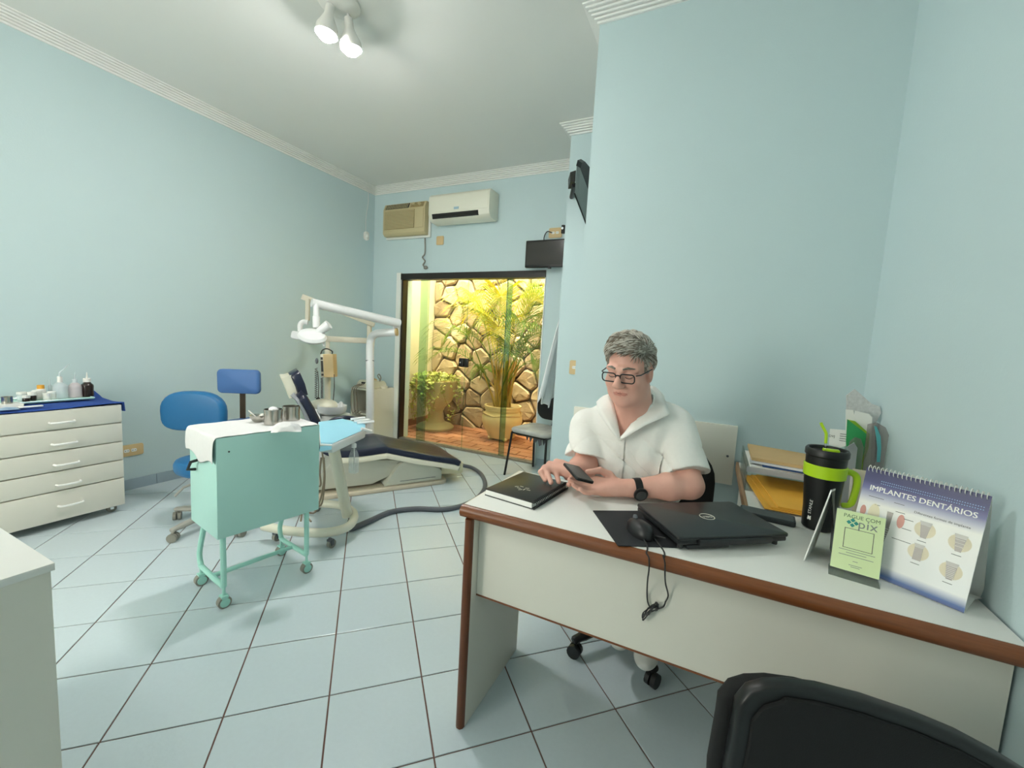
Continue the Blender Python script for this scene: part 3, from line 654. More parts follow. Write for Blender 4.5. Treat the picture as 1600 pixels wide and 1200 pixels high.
p = onx(9, 641, -3.575); o = tag(MB().add([(-.03, -.05, 0), (.03, -.04, .004), (.03, .05, .002), (-.03, .045, .007), (0, 0, .016)], [(0, 1, 4), (1, 2, 4), (2, 3, 4), (3, 0, 4), (3, 2, 1, 0)]).build('plastic_wrapper', mat('wrap', '#a9c8e6', .3, alpha=.8)), 'crumpled pale blue plastic wrapper on the blue cloth edge', 'wrapper'); o.location = (-3.575, p.y, ZT)

# white counter at the lower left
cn = thing('white_counter', 'white laminate counter corner jutting in near the drawer cabinet', 'counter', (-1.75, -.2, 0))
cp = onz(86, 879, .75)
MB().box(cp.x-.75, cp.x-.006, cp.y-1.2, cp.y-.006, 0.06, .732).build('body', 'cream_lam', cn, world=True, smooth=False)
MB().box(cp.x-.75, cp.x, cp.y-1.2, cp.y, .732, .75).build('worktop', 'white_lam', cn, world=True, bevel=.0015)
MB().box(cp.x-.72, cp.x-.05, cp.y-1.15, cp.y-.05, 0.0, .06).build('plinth', 'cable_d', cn, world=True, smooth=False)

# ------------------------------------------------------------------ mint cart
ct = thing('mint_cart', 'mint green metal instrument trolley with bent tube legs on casters', 'cart', (-2.055, 1.322, 0), math.radians(-9.8))
BX, BY0, BY1, BZ0, BZ1 = .16, -.228, .250, .345, .812
MB().box(-BX, BX, BY0, BY1, BZ0, BZ1).build('body', 'mint', ct, bevel=.003)
MB().tube([(-.05, BY0-.004, .672), (-.05, BY0-.03, .668), (-.075, BY0-.035, .628), (-.075, BY0-.004, .622)], .007, 8).build('latch_handle', 'cable_d', ct)
MB().lathe([(0, 0), (.004, 0), (.004, .002), (0, .002)], 8, T(BX, BY0+.05, .745) @ RY(PI/2), cap=False).build('screw', 'cable_d', ct)
for (y, s) in ((BY0+.03, -1), (BY1-.055, 1)):
    pts = [(.135, y, .35), (.138, y, .12), (.128, y, .105), (.11, y, .10), (-.12, y, .10), (-.140, y, .11), (-.152, y, .135), (-.150, y, .18), (-.10, y, .30), (-.085, y, .35)]
    MB().tube(spline(pts, 4), .0125, 10).build('leg_frame', 'mint_d', ct)
MB().tube([(0.0, BY0+.03, .10), (0.0, BY1-.055, .10)], .011, 10).build('cross_bar', 'mint_d', ct)
for (x, y) in ((.138, BY0+.03), (-.140, BY0+.03), (.138, BY1-.055), (-.140, BY1-.055)):
    q = MB().tube([(x-.012, y, .027), (x+.012, y, .027)], .027, 18).build('caster', 'white_plastic', ct)
    MB().tube([(x-.0135, y, .027), (x+.0135, y, .027)], [.0285, .0285], 18).build('tyre', 'caster_grey', q)
    b = MB(); b.tube([(x, y, .05), (x, y, .105)], .007, 8); b.tube([(x-.016, y, .027), (x+.016, y, .027)], .021, 14); b.box(x-.017, x+.017, y-.014, y+.014, .048, .06); b.build('caster_hub', 'mint_d', q)
# cloth over the cart
P = []; rs = random.Random(4)
path = [(BY0-.012, .70), (BY0-.014, .74), (BY0-.012, .79), (BY0-.006, .812), (BY0+.004, .8185)]+[(BY0+.01+(BY1-BY0-.012)*i/14, .8185+.0015*math.sin(i*1.7)) for i in range(15)]
for i, (y, z) in enumerate(path):
    row = []
    for j in range(11):
        x = -BX-.012+(2*BX+.014)*j/10; zz = z; yy = y
        if i < 4: zz = z+(.02*math.sin(j*.9) if i == 0 else 0)+(-.02*(j/10) if i == 0 else 0); yy = y-.004*math.sin(j*1.3)
        if j == 10: zz -= .004; x += .001*math.sin(i*3)
        row.append((x, yy, zz+rs.uniform(-.0008, .0008)))
    P.append(row)
M = WM[ct.name]
o = MB().grid(P).build('cart_cloth', 'cloth_white', solid=.003, sub=1); o.location = (-2.055, 1.322, 0); o.rotation_euler = (0, 0, math.radians(-9.8))
tag(o, 'white cloth laid over the mint cart and hanging down its end', 'cloth')
CZ = .8215
def on_cart(px, py, z=CZ): return onz(px, py, z)
p = on_cart(403, 659); o = thing('steel_bowl', 'small stainless bowl with a white stick on the cart cloth', 'bowl', tuple(p))
MB().lathe([(0, 0), (.018, 0), (.026, .008), (.036, .022), (.040, .036), (.0385, .036), (.034, .022), (.024, .010), (0, .003)], 24, cap=False).build('bowl_body', 'steel', o)
MB().tube([(.01, 0, .012), (-.03, -.03, .06)], .003, 6).build('stick', 'white_plastic', o)
for (px, py, lb) in ((427, 662, 'stainless canister with a cotton tuft on the cart cloth'), (455, 656, 'open stainless canister behind the crumpled cloth on the cart')):
    p = on_cart(px, py); o = thing('steel_canister', lb, 'canister', tuple(p), 0, 'canisters on the cart')
    r, h = .042, .076
    MB().lathe([(0, 0), (r, 0), (r, h*.84), (r*1.04, h*.85), (r*1.04, h), (r*.98, h), (r*.96, h*.5), (0, h*.5)], 28, cap=False).build('canister_body', 'steel', o)
    if px == 427: MB().ell((0, 0, h-.006), (.028, .022, .020), 7, 5).build('cotton', 'cloth_white', o)
p = on_cart(448, 673); rs = random.Random(9); P = []
for i in range(12):
    row = []
    for j in range(12):
        a, b2 = (i/11-.5)*.13, (j/11-.5)*.085; e = max(0, 1-(a/.065)**2-(b2/.0425)**2)
        row.append((a, b2, .062*e**.5*(.7+.4*math.sin(9*i*.35)*math.sin(j*.8+1))+e*.016*(rs.random()-.5)+rs.uniform(0, .004)))
    P.append(row)
o = tag(MB().grid(P, RZ(.9)).build('crumpled_napkin', 'cloth_white', solid=.002, sub=1), 'crumpled white napkin heaped in front of the canisters', 'napkin'); o.location = tuple(p)
# ------------------------------------------------------------------ blue stool
def cushion(b, w2, h2, t, r, M, puff=.25):
    """padded slab: outline rrect w2 x h2 in local xy, thickness t along z, soft edges"""
    rings = [(.80, 0), (.93, t*.06), (1.0, t*.3), (1.0, t*.7), (.93, t*.94), (.80, t)]
    base = rrect(w2, h2, r, 6); n = len(base); vs = []; 
    for s, z in rings:
        k = 1-(1-s)*puff*2
        vs += [(p[0]*k, p[1]*k, z) for p in base]
    fs = [(a*n+i, a*n+(i+1) % n, (a+1)*n+(i+1) % n, (a+1)*n+i) for a in range(len(rings)-1) for i in range(n)]
    vs += [(0, 0, -.0), (0, 0, t)]; c0, c1 = len(vs)-2, len(vs)-1; L = (len(rings)-1)*n
    fs += [((i+1) % n, i, c0) for i in range(n)]+[(L+i, L+(i+1) % n, c1) for i in range(n)]
    b.add(vs, fs, M); return b
def star_base(parent, cx, cy, R, a0, m, zc=.05, r=.027, mw='caster_grey', n=5, hub=.10):
    for k in range(n):
        a = a0+2*PI*k/n; d = Vector((math.cos(a), math.sin(a), 0)); c = Vector((cx, cy, 0))
        pts = [c+d*.02+Vector((0, 0, hub)), c+d*R*.5+Vector((0, 0, hub-.012)), c+d*R*.93+Vector((0, 0, r*2+.022)), c+d*(R+.012)+Vector((0, 0, r*2+.016))]
        arm = MB().tube(spline(pts, 4), [.026]*4+[.023]*4+[.019]*4+[.014], 10, flat=.8).build('base_arm', m, parent, world=True)
        p = c+d*R; M = T(p.x, p.y, r) @ RZ(a+.5)
        w2 = MB().tube([(-.022, 0, 0), (-.004, 0, 0)], r, 14, M).tube([(.004, 0, 0), (.022, 0, 0)], r, 14, M).build('caster', mw, parent, world=True)
        MB().tube([p+Vector((0, 0, r)), p+Vector((0, 0, r*2+.02))], .007, 8).build('caster_stem', m, w2, world=True)
SC = (-2.86, 1.61)
st = thing('dentist_stool', 'bright blue dentist stool with oval backrest and grey star base', 'stool', (SC[0], SC[1], 0))
p = at(303, 642, 2.98); q = at(330, 724, 2.82)
star_base(st, SC[0], SC[1], .30, math.atan2(1.279-SC[1], -2.819-SC[0]), mat('base_grey', '#a6a49b', .45, noise=.03))
MB().tube([(SC[0], SC[1], .09), (SC[0], SC[1], .36)], .024, 12).build('gas_lift', 'base_grey', st, world=True)
cushion(MB(), .40, .38, .085, .17, T(q.x, q.y, .335), .35).build('seat', 'blue_vinyl', st, world=True, angle=60)
fd = Vector((C_F.x, C_F.y, 0)).normalized()
Mb = frame(p, (C_R.x, C_R.y, C_R.z*.6), (0, 0, 1))
def dome_out(w2, h2):
    o2 = []
    for i in range(28):
        a = 2*PI*i/28; c, s = math.cos(a), math.sin(a); e = .9 if s > 0 else .5
        o2.append((w2/2*math.copysign(abs(c)**(.75 if s > 0 else .5), c), h2/2*math.copysign(abs(s)**e, s)))
    return o2
_rr = rrect; rrect = lambda *a, **k: dome_out(.455, .285)
cb_ = cushion(MB(), .455, .285, .075, .125, Mb @ T(0, 0, -.04), .35); rrect = _rr
cb_.build('backrest', 'blue_vinyl', st, world=True, angle=60)
MB().tube(spline([(SC[0], SC[1], .34), tuple(Vector((p.x, p.y, .36))-fd*.0), tuple(p+fd*.06-Vector((0, 0, .12))), tuple(p+fd*.03)], 5), .013, 8, flat=1.4).build('back_support', 'base_grey', st, world=True)
MB().tube([(SC[0]-.03, SC[1]+.02, .33), (SC[0]-.10, SC[1]-.17, .27), (SC[0]-.12, SC[1]-.21, .22)], .008, 8).build('height_lever', 'base_grey', st, world=True)

# second blue chair by the wall
p = at(373.5, 596, 3.48); q = at(402, 655, 3.50)
c2 = thing('blue_side_chair', 'faded blue chair with rectangular backrest on a flat brown post by the wall', 'chair', (q.x, q.y, 0))
Mb = frame(p, (C_R.x, C_R.y, 0.02), (0, 0, 1))
cushion(MB(), .345, .20, .055, .035, Mb @ T(0, 0, -.03), .25).build('backrest', 'blue_vinyl2', c2, world=True, angle=60)
Mp = frame((p.x, p.y, 0), (C_R.x, C_R.y, 0), (0, 0, 1))
MB().box(-.022, .022, .42, p.z, -.05, -.040, Mp).build('back_post', mat('brown_post', '#51402f', .5), c2, world=True)
cushion(MB(), .40, .38, .06, .09, T(q.x, q.y, .475), .3).build('seat', 'blue_vinyl2', c2, world=True, angle=60)
MB().tube([tuple(Vector((p.x, p.y, .44))+fd*.03), (q.x, q.y, .455)], .015, 8).build('seat_bracket', 'brown_post', c2, world=True)
MB().tube([(q.x, q.y, .08), (q.x, q.y, .475)], .024, 12).build('pedestal', 'base_grey', c2, world=True)
star_base(c2, q.x, q.y, .26, .3, 'base_grey')

# ------------------------------------------------------------------ dental chair (local u along the chair, v towards the room side)
A0 = Vector((-2.522, 2.377, 0)); U = Vector((.5438, .8392, 0)); V = Vector((.8392, -.5438, 0))
def cp3(u, v, z): return A0+U*u+V*v+Vector((0, 0, z))
MC = Matrix(((U.x, V.x, 0, A0.x), (U.y, V.y, 0, A0.y), (0, 0, 1, 0), (0, 0, 0, 1)))    # (u,v,z) -> world
dch = thing('dental_chair', 'reclining dental chair with navy padding on a cream base', 'dental chair', tuple(cp3(.35, -.24, 0)))
MB().prism(rrect(1.22, .44, .05, 5, .24, -.22), 0, .035, M=MC).build('base_plate', mat('base_tan', '#cfc3ad', .5, noise=.05), dch, world=True, bevel=.01)
hump = [(.285, .035), (.30, .06), (.345, .125), (.40, .205), (.45, .238), (.50, .245), (.57, .235), (.785, .135), (.80, .115), (.80, .035)]
MB().prism([(a, b) for a, b in hump], -.40, -.03, 'y', M=MC).build('foot_cover', mat('cover_grey', '#d2d2c4', .4, noise=.015), dch, world=True, bevel=.012)
MB().box(.42, .74, -.031, -.028, .066, .070, MC).build('trim_line', 'cable', dch, world=True)
MB().prism([(-.28, .10), (-.10, .30), (.45, .235), (.42, .20), (.34, .11), (.20, .055), (-.25, .06)], -.36, -.075, 'y', M=MC).build('lift_arm', 'cover_grey', dch, world=True, bevel=.01)
MB().box(-.42, -.28, -.30, -.04, .035, .12, MC).build('junction_box', 'dental_w', dch, world=True, bevel=.006)
def pad_strip(path, v0, v1, t, sink, nm, m, edge=.035):
    """padded strip following path (u,z) from v0 to v1, thickness t downwards"""
    P = [Vector((a, 0, b)) for a, b in path]; P = [Vector(q) for q in spline(P, 5)]; rows = []; n = len(P)
    for i, q in enumerate(P):
        d = (P[min(i+1, n-1)]-P[max(i-1, 0)]).normalized(); nr = Vector((-d.z, 0, d.x)); nr = nr if nr.z > 0 else -nr
        ed = min(1.0, min(i, n-1-i)/2.0+.45); prof = []
        vw = (v1-v0)/2; vc = (v0+v1)/2
        for (fv, fz) in ((-1, -1), (-1, -.25), (-.97, -.08), (-.90, 0), (-.5, .0), (0, -sink), (.5, .0), (.90, 0), (.97, -.08), (1, -.25), (1, -1)):
            zz = fz*t if fz < 0 or fz in (-1,) else fz
            if fv == 0: zz = -sink
            taper = ed
            prof.append(Vector((q.x, vc+fv*vw*(.9+.1*taper), q.z))+nr*(zz*taper if zz > -t else -t))
        rows.append(prof)
    b = MB(); k = len(rows[0]); vs = [p2 for r in rows for p2 in r]
    fs = [(i*k+j, i*k+(j+1) % k, (i+1)*k+(j+1) % k, (i+1)*k+j) for i in range(n-1) for j in range(k)]
    fs += [tuple(range(k))[::-1], tuple(range((n-1)*k, n*k))]
    return b.add(vs, fs, MC).build(nm, m, dch, world=True, angle=50)
seatp = [(-.22, .47), (-.12, .40), (.07, .385), (.26, .395), (.32, .388), (.50, .335), (.76, .268), (.90, .232), (.965, .20)]
pad_strip(seatp, -.50, .035, .050, .010, 'seat_pad', 'navy_vinyl')
pad_strip([(a-.005, z-.051) for a, z in seatp[1:-1]]+[(.955, .16)], -.49, .04, .045, 0, 'seat_shell', 'dental')
MB().prism([(.80, .075), (.80, .16), (.97, .17), (1.02, .165), (1.02, .07), (1.0, .06)], -.42, -.05, 'y', M=MC).build('foot_block', mat('foot_cream', '#d9d2b0', .5), dch, world=True, bevel=.012)
backp = [(-.19, .45), (-.24, .56), (-.30, .70), (-.345, .785), (-.375, .815)]
def back_part(path, v0, v1, t, nm, m):
    b = MB(); n = len(path); rows = []
    P = [Vector((a, 0, z)) for a, z in path]
    for i, q in enumerate(P):
        d = (P[min(i+1, n-1)]-P[max(i-1, 0)]).normalized(); nr = Vector((d.z, 0, -d.x)); nr = nr if nr.x > 0 else -nr
        wv = 1.0 if i < n-1 else .8; vc = (v0+v1)/2; vw = (v1-v0)/2*wv
        rows.append([q+nr*a2*t+Vector((0, vc+f*vw, 0)) for f, a2 in ((-1, 0), (-1, .6), (-.9, 1), (0, .8), (.9, 1), (1, .6), (1, 0), (.9, -.15), (-.9, -.15))])
    k = len(rows[0]); fs = [(i*k+j, i*k+(j+1) % k, (i+1)*k+(j+1) % k, (i+1)*k+j) for i in range(n-1) for j in range(k)]+[tuple(range(k))[::-1], tuple(range((n-1)*k, n*k))]
    return b.add([p2 for r in rows for p2 in r], fs, MC).build(nm, m, dch, world=True, angle=50)
back_part(backp, -.46, -.02, .055, 'backrest', 'navy_vinyl')
back_part([(a-.03, z) for a, z in backp], -.45, -.03, .03, 'back_shell', mat('shell_grey', '#8f9298', .35), )
for v in (-.20, -.28): MB().tube([cp3(-.385, v, .78), cp3(-.40, v, .84)], .008, 8).build('headrest_post', 'chrome', dch, world=True)
back_part([(-.345, .80), (-.365, .88), (-.395, .955), (-.405, .97)], -.36, -.12, .060, 'headrest', 'navy_vinyl')
back_part([(-.405, .79), (-.435, .88), (-.462, .945), (-.462, .955)], -.355, -.125, .065, 'headrest_shell', 'dental')
MB().tube(spline([cp3(-.10, .00, .50), cp3(-.16, .05, .62), cp3(-.06, .06, .66), cp3(.05, .05, .64)], 6), .016, 10).build('armrest', 'navy_vinyl', dch, world=True)

# ------------------------------------------------------------------ delivery unit: ring base, leaning post, tray
RB = [onz(412, 822, .095), onz(455, 830, .095), onz(510, 832, .095), onz(545, 822, .095), onz(553, 803, .095), onz(535, 791, .095), onz(500, 787, .095), onz(440, 790, .095)]
du = thing('delivery_unit', 'white dental delivery stand with blue-papered tray and cream ring base on casters', 'dental unit', (onz(520, 800).x, onz(520, 800).y, 0))
MB().tube(spline(RB, 5), .027, 12).build('ring_base', 'dental', du, world=True)
for (px, py) in ((430, 846), (515, 857), (547, 826), (493, 800)):
    P = onz(px, py); caster('caster', (P.x, P.y), .027, 'caster_grey', 'cable', du)
pt0, pt1 = onz(543, 806, .10), at(519, 690, 2.66)
MB().tube([pt0, pt1], [.034, .036], 16).build('post', 'dental', du, world=True)
zt = .66
tc = [at(508, 700, 2.55), at(522, 692, 2.50), at(572, 668, 2.62), at(570, 656, 2.95), at(530, 652, 3.1), at(495, 660, 2.95)]
zt = .665
def tz(px, py, z): return onz(px, py, z)
TL = [onz(500, 694, zt), onz(519, 695, zt), onz(571, 672, zt), onz(572, 664, zt), onz(535, 655, zt), onz(497, 660, zt)]
cxy = sum((Vector(q) for q in TL), Vector())/6
b = MB()
rings = []
for (s, dz) in ((.90, -.058), (.985, -.048), (1.0, -.02), (1.0, -.004), (.985, .002), (.955, 0.0), (.94, -.008)):
    rings.append([Vector((cxy.x+(q.x-cxy.x)*s, cxy.y+(q.y-cxy.y)*s, zt+dz)) for q in TL])
k = 6; fs = [(i*k+j, i*k+(j+1) % k, (i+1)*k+(j+1) % k, (i+1)*k+j) for i in range(len(rings)-1) for j in range(k)]+[tuple(range(k))[::-1], tuple(range((len(rings)-1)*k, len(rings)*k))]
trb = b.add([q for r in rings for q in r], fs).build('tray', 'dental_w', du, world=True, bevel=.004)
bp = MB(); pr = [Vector((cxy.x+(q.x-cxy.x)*.97, cxy.y+(q.y-cxy.y)*.97, zt+.004)) for q in TL]
pr2 = [q+Vector((0, 0, .0015)) for q in pr]; pr2[1] = pr2[1]+Vector((0, 0, -.0))
bp.add(pr+pr2, [(5, 4, 3, 2, 1, 0), (6, 7, 8, 9, 10, 11)]+[(i, (i+1) % 6, 6+(i+1) % 6, 6+i) for i in range(6)])
fl0, fl1 = pr2[0], pr2[1]
od = ((fl0+fl1)/2-cxy); od.z = 0; od.normalize()
bp.add([fl0, fl1, fl1+od*.026+Vector((0, 0, -.03)), fl0+od*.028+Vector((0, 0, -.045))], [(0, 1, 2, 3)])
o = bp.build('tray_paper', mat('paper_blue', '#9ed8ec', .8, noise=.02), None, smooth=False); tag(o, 'light blue absorbent paper spread over the delivery tray', 'paper')
hp = at(580, 674, 2.78); MB().tube([at(565, 670, 2.72), hp], .011, 10).build('tray_handle', 'dental_w', du, world=True)
for i in range(3):
    s0 = onz(548+i*5, 655+i*3, zt+.02); MB().tube([s0, s0+Vector((.05+.01*i, .09, .005))], .009, 8).build('handpiece', 'dental_w', du, world=True)
for k2, (a, b2) in enumerate((((502, 715), (507, 760)), ((506, 715), (508, 790)), ((503, 700), (500, 800)))):
    s0, s1 = at(a[0], a[1], 2.72), at(b2[0], b2[1], 2.74)
    MB().tube(spline([s0, (s0+s1)/2+C_R*.02*(k2-1), s1+C_R*-.03, s1+C_R*-.12+Vector((0, 0, .02)), onz(470+8*k2, 815, .10)], 6), .006, 6).build('hose', mat('hose_tan', '#8d7f6b', .5), du, world=True)
# water bottle hanging from the tray
wb = thing('water_bottle', 'clear plastic bottle half full of water hanging under the delivery tray', 'bottle', tuple(at(552.5, 739, 2.70)))
wb.scale = (1, 1, .82)
h0, h1 = at(553, 739, 2.70), at(553, 682, 2.70); HB = (h1-h0).length
mat('pet', '#f2f6f5', .06, noise=.01, alpha=.20); mat('water', '#dfe7e6', .05, noise=.01, alpha=.22)
MB().lathe([(.010, .004), (.022, .0), (.032, .008), (.033, .03), (.031, .06), (.033, .09), (.032, .13), (.024, .165), (.012, .195), (.011, .215)], 20, cap=True).build('bottle_shell', 'pet', wb)
MB().lathe([(.020, .004), (.029, .010), (.030, .03), (.029, .06), (.030, .09), (.030, .115)], 20).build('water', 'water', wb)
MB().lathe([(.015, .205), (.015, .232), (.010, .24)], 14).build('cap', 'dental_w', wb)
MB().tube([(0, 0, .01), (.004, 0, .12), (0, 0, .22)], .003, 6).build('suction_tube', 'white_plastic', wb)

# thick grey hose over the floor
hz = [onz(547, 827, .02), onz(575, 815, .02), onz(610, 800, .018), onz(650, 795, .018), onz(690, 796, .018), onz(722, 790, .018), onz(748, 776, .018), onz(758, 758, .018), onz(752, 741, .02), onz(738, 731, .03), onz(722, 727, .055)]
tag(MB().tube(spline(hz, 6), .0185, 10).build('floor_hose', 'cable'), 'thick grey hose curving over the floor tiles from dental chair to delivery unit', 'hose')

# ------------------------------------------------------------------ dental lamp on its pole
D0 = 4.08
dl = thing('dental_lamp', 'white dental operating lamp on a long tube arm and bent pole', 'dental lamp', tuple(Vector((at(578, 660, D0).x, at(578, 660, D0).y, 0))))
b0 = at(578, 650, D0); foot = Vector((b0.x, b0.y, 0))
pole = [foot+Vector((0, 0, .02)), foot+Vector((0, 0, .6)), at(578, 555, D0), at(578.5, 538, D0), at(581, 527, D0), at(588, 521.5, D0), at(600, 520, D0), at(619, 519, D0)]
MB().tube(spline(pole, 5), .038, 14).build('pole', 'dental_w', dl, world=True)
MB().tube([at(578, 563, D0), at(578, 564.5, D0)], .0395, 14).build('pole_joint', 'cable', dl, world=True)
e1 = at(618, 519, D0); MB().tube([e1, e1+(e1-at(600, 520, D0)).normalized()*.02], .0385, 14).build('end_cap', mat('cap_tan', '#c9ab7a', .5), dl, world=True)
MB().lathe([(0, 0), (.13, 0), (.13, .02), (.05, .045), (0, .045)], 24, T(*foot), cap=False).build('pole_foot', 'dental_w', dl, world=True)
MB().tube([at(617, 517, D0), at(617, 506, D0)], .018, 12).build('swivel', 'dental_w', dl, world=True)
a0, a1 = at(624, 505.5, D0), at(487, 473, 3.55)
MB().tube([a0, a1], [.042, .037], 16).build('spring_arm', 'dental_w', dl, world=True)
s0 = at(494, 474, 3.56); s1 = at(494.5, 512, 3.56)
MB().tube([s0, at(494, 494, 3.56), at(494, 495, 3.56), s1], [.024, .024, .030, .030], 12).build('drop_tube', 'dental_w', dl, world=True)
hb = at(514, 507, 3.52); ha = at(497, 519, 3.52)
MB().tube([ha, hb], [.030, .040], 14).build('head_grip', 'dental_w', dl, world=True)
hc = at(488, 524, 3.50)
Mh = frame(hc, C_R*.9-C_U*.35-C_F*.2, C_F*.75+C_U*.5)
MB().lathe([(.0, .035), (.05, .030), (.085, .012), (.095, -.01), (.09, -.022), (.07, -.022), (.065, -.01), (.0, -.006)], 28, Mh @ Matrix.Diagonal((1.3, 1.05, 1.1, 1)), cap=False).build('lamp_head', 'dental_w', dl, world=True)
MB().tube([(.085*math.cos(2*PI*i/24), .07*math.sin(2*PI*i/24), -.035) for i in range(24)], .009, 8, Mh, closed=True).build('lamp_ring', 'chrome', dl, world=True)
MB().box(-.012, .012, -.075, .075, -.045, -.02, Mh).build('lamp_bar', 'dental_w', dl, world=True, bevel=.004)
MB().tube([at(505, 530, 3.5), at(506, 541, 3.5)], [.010, .006], 8).build('switch_stick', 'dental_w', dl, world=True)

# ------------------------------------------------------------------ x-ray unit
XD = 4.28
xr = thing('xray_unit', 'beige dental x-ray unit with control box, coiled cords and jointed arm', 'x-ray unit', tuple(Vector((at(512, 640, XD).x, at(512, 640, XD).y, 0))))
xb = at(512, 640, XD); xf = Vector((xb.x, xb.y, 0))
MB().tube([xf+Vector((0, 0, .03)), at(512, 545, XD)], .030, 14).build('pole', 'dental', xr, world=True)
MB().lathe([(0, 0), (.20, 0), (.20, .025), (.05, .05), (0, .05)], 20, T(*xf), cap=False).build('pole_foot', 'dental', xr, world=True)
MB().tube([at(512, 552, XD), at(512, 529, XD)], .026, 4).build('pole_top', 'xray_beige', xr, world=True)
def bar(pa, pb, w2, h2, nm, m='xray_beige'):
    d = (pb-pa); L = d.length; M = frame(pa, d, Vector((0, 0, 1)) if abs(d.normalized().z) < .9 else C_R)
    return MB().box(0, L, -h2/2, h2/2, -w2/2, w2/2, M).build(nm, m, xr, world=True, bevel=.004)
bar(at(505, 529, XD), at(576, 532.5, XD-.02), .05, .056, 'horizontal_arm')
bar(at(577, 536, XD-.06), at(577, 505, XD-.06), .035, .038, 'riser')
bar(at(585, 508, XD-.06), at(510, 478, XD-.18), .035, .045, 'lower_arm')
bar(at(512, 479, XD-.19), at(472, 463.5, XD-.26), .05, .052, 'upper_arm')
bar(at(481, 467, XD-.27), at(480.5, 501, XD-.27), .03, .036, 'drop_bar')
MB().tube(spline([at(481, 504, XD-.28), at(474, 503, XD-.29), at(469, 508, XD-.3), at(469, 518, XD-.3)], 5), .024, 10).build('yoke', 'dental_w', xr, world=True)
th = at(468, 525, XD-.3); Mt = frame(th, C_R, C_U)
MB().prism(rrect(.10, .075, .02, 4), -.07, .07, M=Mt @ RZ(-.2)).build('tube_head', 'dental_w', xr, world=True, bevel=.012)
bx = frame(at(518, 571, XD-.05), C_R, (0, 0, 1))
cb = MB().box(-.055, .045, -.115, .115, -.03, .06, bx).build('control_box', 'beige_plastic', xr, world=True, bevel=.004)
MB().box(-.088, -.055, -.115, .115, -.03, .05, bx).build('box_side', 'xray_beige', xr, world=True, bevel=.004)
for (z0, z1) in ((.06, .085), (-.06, .05), (-.10, -.08)): MB().box(-.082, -.062, z0, z1, .045, .055, bx).build('switch', 'cable_d', cb, world=True)
MB().tube(spline([at(501, 553, XD-.1), at(504, 547, XD-.1), at(511, 545, XD-.1), at(519, 549, XD-.1), at(519, 553, XD-.1)], 5), .006, 6).build('box_cable', 'cable_d', xr, world=True)
MB().ell(tuple(at(495, 564, XD-.1)), (.016, .016, .03), 10, 8).build('hand_switch', 'cable', xr, world=True)
def coil(px, y0, y1, nm):
    a, c = at(px, y0, XD-.1), at(px, y1, XD-.1); n = 14; pts = []
    for i in range(n*8+1):
        t = i/(n*8); p2 = a.lerp(c, t); pts.append(p2+C_R*.011*math.cos(2*PI*i/8)+C_F*.011*math.sin(2*PI*i/8))
    MB().tube(pts, .0035, 5).build(nm, 'cable', xr, world=True)
coil(494, 575, 622, 'coil_cord'); coil(503, 590, 622, 'coil_cord')
for (x0, y0, x1, y1) in ((496.5, 580, 497.5, 622), (522, 585, 520.5, 627)): MB().tube(spline([at(x0, y0, XD-.1), at((x0+x1)/2+1, (y0+y1)/2, XD-.1), at(x1, y1, XD-.1)], 5), .004, 6).build('straight_cord', 'cable_d', xr, world=True)
MB().ell(tuple(at(497, 623, XD-.1)), (.022, .018, .016), 10, 8).build('exposure_button', 'cable_d', xr, world=True)

# ------------------------------------------------------------------ spittoon unit
sp0 = at(515, 645, 3.95)
su = thing('spittoon_unit', 'white dental spittoon column with round basin behind the delivery tray', 'spittoon', (sp0.x, sp0.y, 0))
MB().prism(rrect(.34, .24, .05), 0.0, sp0.z-.01, M=T(sp0.x, sp0.y, 0) @ RZ(.5)).build('column', 'dental_w', su, world=True, bevel=.015)
pb = at(519, 646, 3.88)
MB().lathe([(.0, 0), (.085, 0), (.105, .012), (.115, .035), (.117, .07), (.110, .07), (.098, .03), (0, .015)], 32, T(pb.x, pb.y, pb.z) @ Matrix.Scale(1.09, 4), cap=False).build('basin', 'dental_w', su, world=True)
q0 = at(506, 633, 3.99); MB().ell(tuple(q0), (.14, .12, .06), 18, 10).build('filler_housing', 'dental', su, world=True)
MB().tube(spline([at(531, 636, 3.93), at(531, 630, 3.93), at(533, 628.5, 3.93), at(535, 631, 3.93), at(535, 636, 3.93)], 5), .008, 8).build('filler_spout', 'dental_w', su, world=True)
for i in range(3): MB().tube([at(490+i*3, 640, 3.85), at(494+i*3, 655, 3.80)], [.012, .010], 8).build('suction_handle', 'dental_w', su, world=True)
MB().tube([at(480, 636, 3.88), at(491, 629, 3.93)], .007, 8).build('suction_tube', 'dental_w', su, world=True)

# ------------------------------------------------------------------ corner cabinet and scaler
KX0, KX1, KY0, KY1, KZ = -3.93, -3.585, 3.715, 4.09, .65
kc = thing('corner_cabinet', 'cream open-shelf cabinet in the corner beside the glass door', 'cabinet', (-3.76, 3.9, 0))
for (x0, x1, y0, y1, z0, z1, nm) in ((KX0, KX0+.018, KY0, KY1, 0, KZ-.018, 'side_panel'), (KX1-.018, KX1, KY0, KY1, 0, KZ-.018, 'side_panel'), (KX0, KX1, KY0, KY1, KZ-.018, KZ, 'top'), (KX0+.018, KX1-.018, KY0+.01, KY1-.01, .33, .348, 'shelf'), (KX0+.018, KX1-.018, KY0+.01, KY1-.01, .05, .068, 'bottom'), (KX0+.018, KX1-.018, KY1-.012, KY1, .068, KZ-.018, 'back_panel')):
    MB().box(x0, x1, y0, y1, z0, z1).build(nm, 'cream_lam', kc, world=True, smooth=False)
scl = thing('ultrasonic_scaler', 'cream dental scaler box with coiled hoses on the corner cabinet', 'device', (-3.77, 3.88, KZ+.001))
